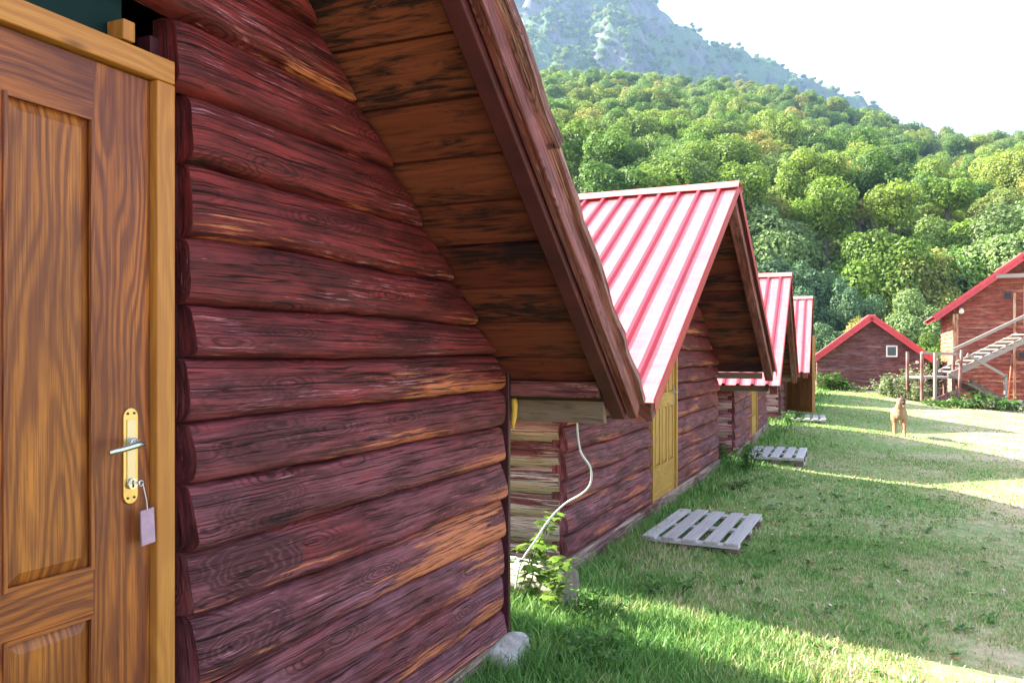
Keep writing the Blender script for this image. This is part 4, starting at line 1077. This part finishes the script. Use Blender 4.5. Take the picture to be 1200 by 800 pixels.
def vine():
    t = empty('climbing_weed', (-1.72, 4.55, 0), 0, label='leafy green climber with big lobed leaves at the second cabin\'s corner', cat='plant')
    rng = random.Random(8); sb = MB(); lb = MB()
    paths = [[(605, 700), (622, 660), (636, 625), (650, 603)], [(640, 715), (645, 680), (632, 650), (612, 640)], [(650, 720), (648, 690), (655, 660), (662, 655)], [(598, 700), (604, 672), (596, 655)], [(640, 705), (652, 680), (642, 668)], [(628, 705), (640, 650), (640, 612)], [(612, 705), (625, 672), (620, 655)]]
    base = Vector((-1.72, 4.55, 0))
    for i, pa in enumerate(paths):
        pts = smooth_path([C2W(px, 4.75 + .08 * i * (1 if i % 2 else -1), py=py) - base for px, py in pa], 7)
        sb.tube(pts, .004, 5)
        for q in pts[3:]:
            for _ in range(2):
                b = rng.uniform(0, 6.28); d = Vector((math.cos(b), math.sin(b), rng.uniform(-.4, .3))).normalized(); sd_ = d.cross(Vector((rng.uniform(-.3, .3), rng.uniform(-.3, .3), 1))).normalized(); L = rng.uniform(.035, .085); c = q + d * .02; r = rng.random() 
                up = sd_.cross(d)
                pts5 = [c, c + d * L * .15 + sd_ * L * .5, c + d * L * .5 + sd_ * L * .62 - up * L * .1, c + d * L * .6 + sd_ * L * .28, c + d * L * 1.05 - up * L * .15, c + d * L * .6 - sd_ * L * .28, c + d * L * .5 - sd_ * L * .62 - up * L * .1, c + d * L * .15 - sd_ * L * .5]
                lb.poly(pts5, 0, [(r, 0, 0)] * 8)
    sb.build('stems', m_stem, t); lb.build('leaves', m_leaf_y, t)
vine()
wl = [(-1.45, 4.35, .20, .28, 90, .05, 'low weeds with round leaves in front of the lying log', m_weed), (-1.30, 3.75, .16, .3, 110, .05, 'low broad-leaved weeds beside the pale foundation stone', m_weed),
      (-1.55, 10.6, .42, .30, 190, .06, 'knee-high green weed at the far end of the second cabin', m_weed), (-1.85, 11.1, .3, .2, 140, .06, 'green weed growing between the second and third cabins', m_weed),
      (-1.75, 17.9, .28, .45, 170, .07, 'weed clump between the third and fourth cabins', m_weed), (-1.7, 18.5, .22, .3, 150, .07, 'weed clump beside the farthest pallet', m_weed),
      (-1.5, 9.3, .12, .3, 70, .05, 'low weeds along the second cabin\'s wall past its door', m_weed), (-1.25, 5.1, .14, .3, 80, .045, 'low weeds before the second cabin\'s near wall', m_weed)]
for i, (x, y, h, rd, n, lf, lab, m_) in enumerate(wl): weed('weed', (x, y, gz(x, y)), h, rd, n, lf, lab, m_, 50 + i, stems=9)
# ---------------------------------------------------------------- far small house
hz = -1.9
fh_t = 33.5
fp = C2W(1021, fh_t, z=0)
fz = gz(fp.x, fp.y)
fh = gable_house((fp.x, fp.y, HC + (HY - 463) / F * fh_t - .02), cam_rz(R(-20)), 'small dark red plank house with a bright red gable roof and one tiny window', 4.12, 5, 1.62, 3.22, .16, m_hwall)
def small_window(par, x, z, w_, h_, y=-.035, fm=None):
    b = MB(); e = .05
    b.b(x - w_ / 2, x + w_ / 2, y - .03, y + .02, z - h_ / 2, z - h_ / 2 + e); b.b(x - w_ / 2, x + w_ / 2, y - .03, y + .02, z + h_ / 2 - e, z + h_ / 2)
    b.b(x - w_ / 2, x - w_ / 2 + e, y - .031, y + .021, z - h_ / 2 + e, z + h_ / 2 - e); b.b(x + w_ / 2 - e, x + w_ / 2, y - .031, y + .021, z - h_ / 2 + e, z + h_ / 2 - e)
    f = b.build('window_frame', fm or m_white, par); g = MB(); g.b(x - w_ / 2 + e, x + w_ / 2 - e, y - .01, y, z - h_ / 2 + e, z + h_ / 2 - e); g.build('pane', m_paneg, f)
m_paneg = MT('house_pane', .1, .6).col((.05, .07, .07)).m
small_window(fh, .76, 1.82, .42, .46)
b = MB(); b.tube([(0, -.05, 0), (0, -.12, 0), (0, -.15, 0)], [.05, .075, .04], 12); o = b.build('wall_light', m_white, fh); o.location = (1.68, 0, 1.38)
b = MB(); b.b(.35, .75, -.05, -.03, 2.0, 2.04); b.build('wall_bracket', m_dark, fh)
# ---------------------------------------------------------------- tall red house at right
rt = 30.0
rz_ = HC + (HY - 474) / F * rt
p0 = C2W(1117, rt, z=rz_)
RW = 4.4
ang = cam_rz(R(-24))
ctr = p0 + Vector((math.cos(ang), math.sin(ang), 0)) * (RW / 2)
rh_ = gable_house((ctr.x, ctr.y, rz_), ang, 'tall red plank house with a sloping red roof, tiny openings and an outside stair', RW, 6.0, 3.66, 5.33, .60, m_hwall2)
def rl(px, t=None): # local x on the gable wall for photo column px
    s = (px - 600) / F
    # solve intersection with wall line
    d = Vector((s * CA - SA, s * SA + CA)); u = Vector((math.cos(ang), math.sin(ang))); o = Vector((ctr.x, ctr.y))
    # t*d = o + k*u
    det = d.x * (-u.y) + d.y * u.x
    tt = (o.x * (-u.y) + o.y * u.x) / det; k = (d.x * o.y - d.y * o.x) / det * 1.0
    pt = d * tt; return (pt - o).dot(u), tt
def wall_pt(px, py):
    k, tt = rl(px); return k, HC + (HY - py) / F * tt - rz_
for (a, bb, c, d) in ((1176, 343, 1185, 350), (1193, 413, 1204, 420)):
    k0, z0 = wall_pt(a, bb); k1, z1 = wall_pt(c, d)
    g = MB(); g.b(k0, k1, -.04, -.032, z1, z0); o = g.build('vent_opening', m_black, rh_)
    g = MB(); e = .03; g.b(k0 - e, k1 + e, -.05, -.03, z1 - e, z1); g.b(k0 - e, k1 + e, -.05, -.03, z0, z0 + e); g.b(k0 - e, k0, -.05, -.03, z1, z0); g.b(k1, k1 + e, -.05, -.03, z1, z0); g.build('opening_frame', m_hwall2, o)
k0, z0 = wall_pt(1117, 368); g = MB(); g.b(k0 - .02, k0 + .16, -.075, .02, .22, z0, .3, 0, 2); g.build('corner_board', m_orange, rh_)
ka, za = wall_pt(1187, 345); g = MB(); g.b(ka, ka + .09, -.07, -.03, .25, za + .05, .3, 0, 2); g.build('cover_strip', m_orange, rh_)
ka, za = wall_pt(1165, 327); g = MB(); g.b(ka, -ka, -.42, -.30, za, za + .14, .3, 0, 0); g.build('tie_beam', m_greyrail, rh_, bevel=.01)
kl, zl = wall_pt(1126, 362); g = MB(); g.tube([(kl, -.05, zl), (kl, -.10, zl), (kl, -.2, zl - .05), (kl, -.26, zl - .12)], [.06, .05, .08, .09], 10); g.build('wall_light', m_white, rh_)
ka, za = wall_pt(1199, 352); g = MB(); g.b(ka, ka + .7, -.06, -.03, 2.9, 4.3, .3, 0, 2); g.build('upper_door', m_ochre, rh_)
kd, zd = wall_pt(1181, 415); g = MB(); g.tube([(kd, -.10, .3), (kd + .12, -.09, zd)], .025, 6); g.build('rain_pipe', m_orange, rh_)
# ---------------------------------------------------------------- outside stair
def stair():
    t0 = 27.5
    base = C2W(1120, t0, z=HC + (HY - 474) / F * t0)
    t = empty('wooden_staircase', tuple(base), cam_rz(0), label='weathered outside wooden stair with landing and handrails before the tall red house', cat='staircase')
    k = t0 / F
    def L(px, py, dy=0.0): return Vector(((px - 1120) * k, dy, (HY - py) / F * t0 + HC - base.z))
    def bar(name, a, b, w_, d_, mat, dy=0, r=.3):
        a = L(*a) + Vector((0, dy, 0)); b = L(*b) + Vector((0, dy, 0)); e = b - a; up = Vector((0, 1, 0)).cross(e).normalized()
        m_ = MB(); m_.box(a - up * w_ / 2, e, (0, d_, 0), up * w_, r, 0, 0); return m_.build(name, mat, t, bevel=.004)
    # landing deck
    m_ = MB(); a = L(1082, 441)
    for i in range(7): m_.box(a + Vector((0, i * .17, 0)), ((1126 - 1082) * k, 0, 0), (0, .16, 0), (0, 0, -.07), random.random() * 0 + i * .13, 0, 0)
    m_.build('landing', m_greyrail, t)
    # main flight rising right: stringers and treads
    for dy in (0.0, 1.0): bar('stringer', (1112, 441), (1215, 392), .20, .06, m_greyrail, dy)
    m_ = MB()
    for i in range(11):
        p = L(1114 + i * 9.2, 436 - i * 4.4); m_.box(p, (.24, 0, 0), (0, 1.0, 0), (0, 0, .035), i * .1, 0, 1)
    m_.build('treads', m_greyrail, t)
    # lower flight down to the right
    for dy in (0.0, .9): bar('stringer', (1130, 447), (1172, 470), .20, .06, m_plank, dy - .3)
    m_ = MB()
    for i in range(5):
        p = L(1131 + i * 8, 447 + i * 4.8); m_.box(p + Vector((0, -.3, 0)), (.24, 0, 0), (0, .9, 0), (0, 0, .035), i * .17, 0, 1)
    m_.build('treads', m_plank, t)
    for (px, y0, y1, dy, mt) in ((1081, 412, 470, .0, m_dk), (1092, 413, 478, -.25, m_greyrail), (1120, 412, 470, .1, m_dk), (1124, 410, 474, -.2, m_dk), (1173, 438, 472, -.3, m_greyrail), (1081, 412, 458, 1.0, m_dk), (1126, 441, 474, 1.0, m_dk)):
        bar('post', (px, y0), (px + (4 if px == 1124 else 0) * -1, y1), .085, .08, mt, dy)
    bar('handrail', (1080, 413), (1126, 415), .09, .07, m_greyrail, -.05)
    bar('handrail', (1117, 410), (1210, 366), .10, .06, m_greyrail, -.02)
    bar('handrail', (1128, 415), (1174, 441), .09, .06, m_greyrail, -.30)
    bar('brace', (1093, 470), (1122, 458), .20, .08, m_dk, -.15)
    bar('brace', (1105, 441), (1110, 462), .16, .08, m_plank, .5); bar('brace', (1112, 420), (1104, 452), .12, .06, m_plank, .6)
m_dk = log_paint('stair_post', (.22, .06, .05), (.32, .1, .08), (.4, .25, .23), (.5, .32, .25), .6, .6, rough=.7)
stair()
# ---------------------------------------------------------------- bushes, posts, brush pile near the far houses
def wp(px, t): 
    p = C2W(px, t, z=0); return p
for i, (px, t_, h, rd, n, lf, lab, m_) in enumerate([
        (972, 32.6, .75, .8, 420, .15, 'green weed patch along the left foot of the small gabled house', m_weed), (988, 32.4, .6, .6, 300, .14, 'green weed patch below the wall centre of the small gabled house', m_weed),
        (1003, 32.5, .35, .6, 200, .12, 'low weed patch at the foundation of the small gabled house', m_weed2),
        (1050, 29.5, .95, .8, 520, .13, 'pale grey-green bush left of the stair landing', m_weed2), (1066, 29.2, 1.35, .9, 640, .14, 'tall pale bush right beside the stair landing', m_weed2), (1078, 28.6, .8, .7, 420, .13, 'pale bush at the foot of the leftmost stair post', m_weed2),
        (1038, 30.4, .6, .6, 300, .13, 'low pale green bush before the small house\'s right foot', m_weed2),
        (1112, 26.5, .35, .9, 420, .12, 'low ground weeds in front of the stair landing', m_weed), (1140, 26.8, .6, .8, 480, .13, 'green weeds beneath the lower stair flight', m_weed), (1165, 26.6, .45, .8, 380, .13, 'green weeds at the foot of the lower stair flight', m_weed),
        (1190, 26.9, .4, .8, 380, .13, 'low green weeds along the tall red house foundation', m_weed), (1094, 33.5, 1.9, 1.2, 800, .16, 'fresh green bush filling the gap between both far houses', m_weed)]):
    p = wp(px, t_); z = HC + (HY - np.interp(px, [950, 1100, 1200], [466, 474, 476])) / F * t_ if t_ > 28 else gz(p.x, p.y)
    weed('bush', (p.x, p.y, gz(p.x, p.y) - .02), h, rd, n, lf, lab, m_, 90 + i, cat='bush', stems=22)
def brush_pile():
    p = wp(1042, 31.5); t = empty('branch_pile', (p.x, p.y, gz(p.x, p.y)), cam_rz(), label='bare grey branches and two sawn stubs leaning by the small house', cat='branches')
    rng = random.Random(2); b = MB()
    for i in range(2):
        b.tube([(-.35 + i * .42, .1, 0), (-.22 + i * .5, .1, .5 + .1 * i)], [.07, .06], 8)
    for i in range(26):
        a = Vector((rng.uniform(.2, 1.5), rng.uniform(-.4, .4), rng.uniform(0, .3))); d = Vector((rng.uniform(.1, 1), rng.uniform(-.3, .3), rng.uniform(.1, 1))).normalized() * rng.uniform(.4, 1.1)
        b.tube([a, a + d * .5 + Vector((0, 0, rng.uniform(-.05, .08))), a + d], [.022, .015, .006], 5)
    b.build('branches', m_greyrail, t)
brush_pile()
# ---------------------------------------------------------------- dog
def dog():
    px, t_ = 1054, 16.2
    p = wp(px, t_); g = gz(p.x, p.y)
    # facing the camera: local +x forward
    face = math.atan2(-p.y, -p.x) + R(2)
    t = empty('dog', (p.x, p.y, g), face, label='tan shepherd dog with upright dark ears standing on the lawn facing the camera', cat='dog')
    bm = bmesh.new()
    def cap(a, ra, b, rb, n=14, fl=1.0):
        a = Vector(a); b = Vector(b); d = b - a; L = d.length; d.normalize(); u = d.orthogonal().normalized(); v = d.cross(u)
        rings = []
        for k in range(-4, 5):
            q = (k + 4) / 8; 
        steps = [(-1 + i * .25) * 1.0 for i in range(5)]
        prof = [(-math.cos(x * math.pi / 2) * ra if False else -ra * math.cos(x), ra * math.sin(x)) for x in (0.05, .5, 1.0, 1.57)] + [(L + rb * math.sin(x), rb * math.cos(x)) for x in (0, .5, 1.0, 1.5)]
        for (h, r) in prof:
            rings.append([bm.verts.new(a + d * h + (u * math.cos(6.28318 * i / n) + v * math.sin(6.28318 * i / n)) * r) for i in range(n)])
        for i in range(len(rings) - 1):
            for k in range(n): bm.faces.new((rings[i][k], rings[i][(k + 1) % n], rings[i + 1][(k + 1) % n], rings[i + 1][k]))
        bm.faces.new(rings[0][::-1]); bm.faces.new(rings[-1])
    # trunk (x forward, z up), withers .60
    cap((.20, 0, .44), .135, (-.05, 0, .46), .12); cap((.16, 0, .50), .115, (-.10, 0, .51), .10); cap((-.05, 0, .47), .115, (-.34, 0, .47), .105)
    cap((.25, 0, .42), .10, (.26, 0, .52), .09); cap((.22, 0, .52), .105, (.33, .02, .66), .078)
    # head, turned a little
    hx, hy, hz_ = .38, .03, .70
    cap((hx - .03, hy, hz_), .075, (hx + .03, hy + .005, hz_ + .005), .068); cap((hx + .05, hy + .01, hz_ - .012), .048, (hx + .15, hy + .025, hz_ - .035), .030)
    cap((hx + .05, hy + .01, hz_ - .05), .026, (hx + .13, hy + .022, hz_ - .078), .017)
    for s in (-1, 1):
        # ears: flattened cones as tapered capsules
        cap((hx - .03, hy + s * .050, hz_ + .04), .044, (hx - .02, hy + s * .062, hz_ + .145), .012); cap((hx - .03, hy + s * .034, hz_ + .045), .028, (hx - .02, hy + s * .058, hz_ + .13), .012)
        # front legs
        fy = s * .085; fx = .22 + (.05 if s > 0 else -.02)
        cap((.20, s * .075, .42), .070, (fx - .02, fy, .28), .046); cap((fx - .02, fy, .28), .042, (fx, fy, .10), .027); cap((fx, fy, .10), .027, (fx + .01, fy, .03), .026); cap((fx + .01, fy, .025), .026, (fx + .05, fy, .020), .022)
        # hind legs : knee forward, hock back
        hyy = s * .09; hx2 = -.34 + (.04 if s > 0 else -.03)
        cap((-.32, s * .06, .44), .095, (hx2 + .07, hyy, .30), .062); cap((hx2 + .07, hyy, .30), .055, (hx2 - .07, hyy, .17), .032); cap((hx2 - .07, hyy, .17), .028, (hx2 - .05, hyy, .04), .024); cap((hx2 - .05, hyy, .025), .025, (hx2, hyy, .020), .022)
    cap((-.42, 0, .48), .04, (-.52, .03, .34), .04); cap((-.52, .03, .34), .04, (-.56, .05, .18), .022)
    me = bpy.data.meshes.new('body'); bm.to_mesh(me); bm.free()
    o = bpy.data.objects.new('body', me); COL.objects.link(o); o.parent = t
    rm = o.modifiers.new('r', 'REMESH'); rm.mode = 'VOXEL'; rm.voxel_size = .009; rm.use_smooth_shade = True
    sm = o.modifiers.new('s', 'SMOOTH'); sm.iterations = 4; sm.factor = .5
    M = MT('fur', .85, .15); q = M.obj(); z = M.sep(q, 2); x = M.sep(q, 0)
    n = M.noise(q, 30, 5, .7); n2 = M.noise(M.map(q, (40, 40, 12)), 1, 4, .7)
    c = M.mix(n, (.24, .14, .075), (.44, .29, .17))
    saddle = M.math('ADD', z, M.math('MULTIPLY', n, .1)); back = M.math('MULTIPLY', M.ramp(saddle, (.60, 0), (.64, 1)), M.ramp(M.math('ADD', x, 1.0), (.12, .9), (.999, .0)))
    mm = N(M.nt, 'ShaderNodeMapRange'); mm.inputs['From Min'].default_value = .43; mm.inputs['From Max'].default_value = .47; M.L(x, mm.inputs['Value'])
    c = M.mix(mm.outputs[0], c, (.05, .03, .028))
    ez = N(M.nt, 'ShaderNodeMapRange'); ez.inputs['From Min'].default_value = .735; ez.inputs['From Max'].default_value = .765; M.L(z, ez.inputs['Value'])
    c = M.mix(ez.outputs[0], c, (.06, .04, .035))
    bx = N(M.nt, 'ShaderNodeMapRange'); bx.inputs['From Min'].default_value = .16; bx.inputs['From Max'].default_value = -.05; M.L(x, bx.inputs['Value'])
    bz = N(M.nt, 'ShaderNodeMapRange'); bz.inputs['From Min'].default_value = .50; bz.inputs['From Max'].default_value = .56; M.L(z, bz.inputs['Value'])
    c = M.mix(M.math('MULTIPLY', bx.outputs[0], bz.outputs[0]), c, (.04, .028, .024))
    M.col(c); M.bump(n2, .6, .01); me.materials.append(M.m)
    def ball(nm, c_, r_, m_, par=o, sc=(1, 1, 1)):
        b_ = bmesh.new(); bmesh.ops.create_uvsphere(b_, u_segments=12, v_segments=8, radius=r_); mm_ = bpy.data.meshes.new(nm); b_.to_mesh(mm_); b_.free(); mm_.materials.append(m_)
        q_ = bpy.data.objects.new(nm, mm_); COL.objects.link(q_); q_.parent = par; q_.location = c_; q_.scale = sc
    ball('nose', (hx + .178, hy + .03, hz_ - .025), .016, m_black, t)
    for s in (-1, 1): ball('eye', (hx + .062, hy + .012 + s * .032, hz_ + .022), .009, m_black, t)
    ball('tongue', (hx + .135, hy + .022, hz_ - .090), .017, plain('tongue', (.65, .22, .24), .4), t, (1.1, .9, 1.2))
dog()
# ---------------------------------------------------------------- vegetation masses and air
near_trees()
forest()
grass()
litter()
hb = MB(); hb.b(-1700, 1700, -1700, 1700, -60, 480); ho = hb.build('haze', None)
ho.data.materials.clear(); hm = bpy.data.materials.new('haze'); hm.use_nodes = True; hn = hm.node_tree
for n in list(hn.nodes):
    if n.type != 'OUTPUT_MATERIAL': hn.nodes.remove(n)
pv = hn.nodes.new('ShaderNodeVolumePrincipled'); pv.inputs['Density'].default_value = HAZE; pv.inputs['Color'].default_value = (.30, .45, .66, 1); pv.inputs['Anisotropy'].default_value = .2
hn.links.new(pv.outputs[0], [n for n in hn.nodes if n.type == 'OUTPUT_MATERIAL'][0].inputs['Volume'])
ho.data.materials.append(hm); ho['kind'] = 'stuff'
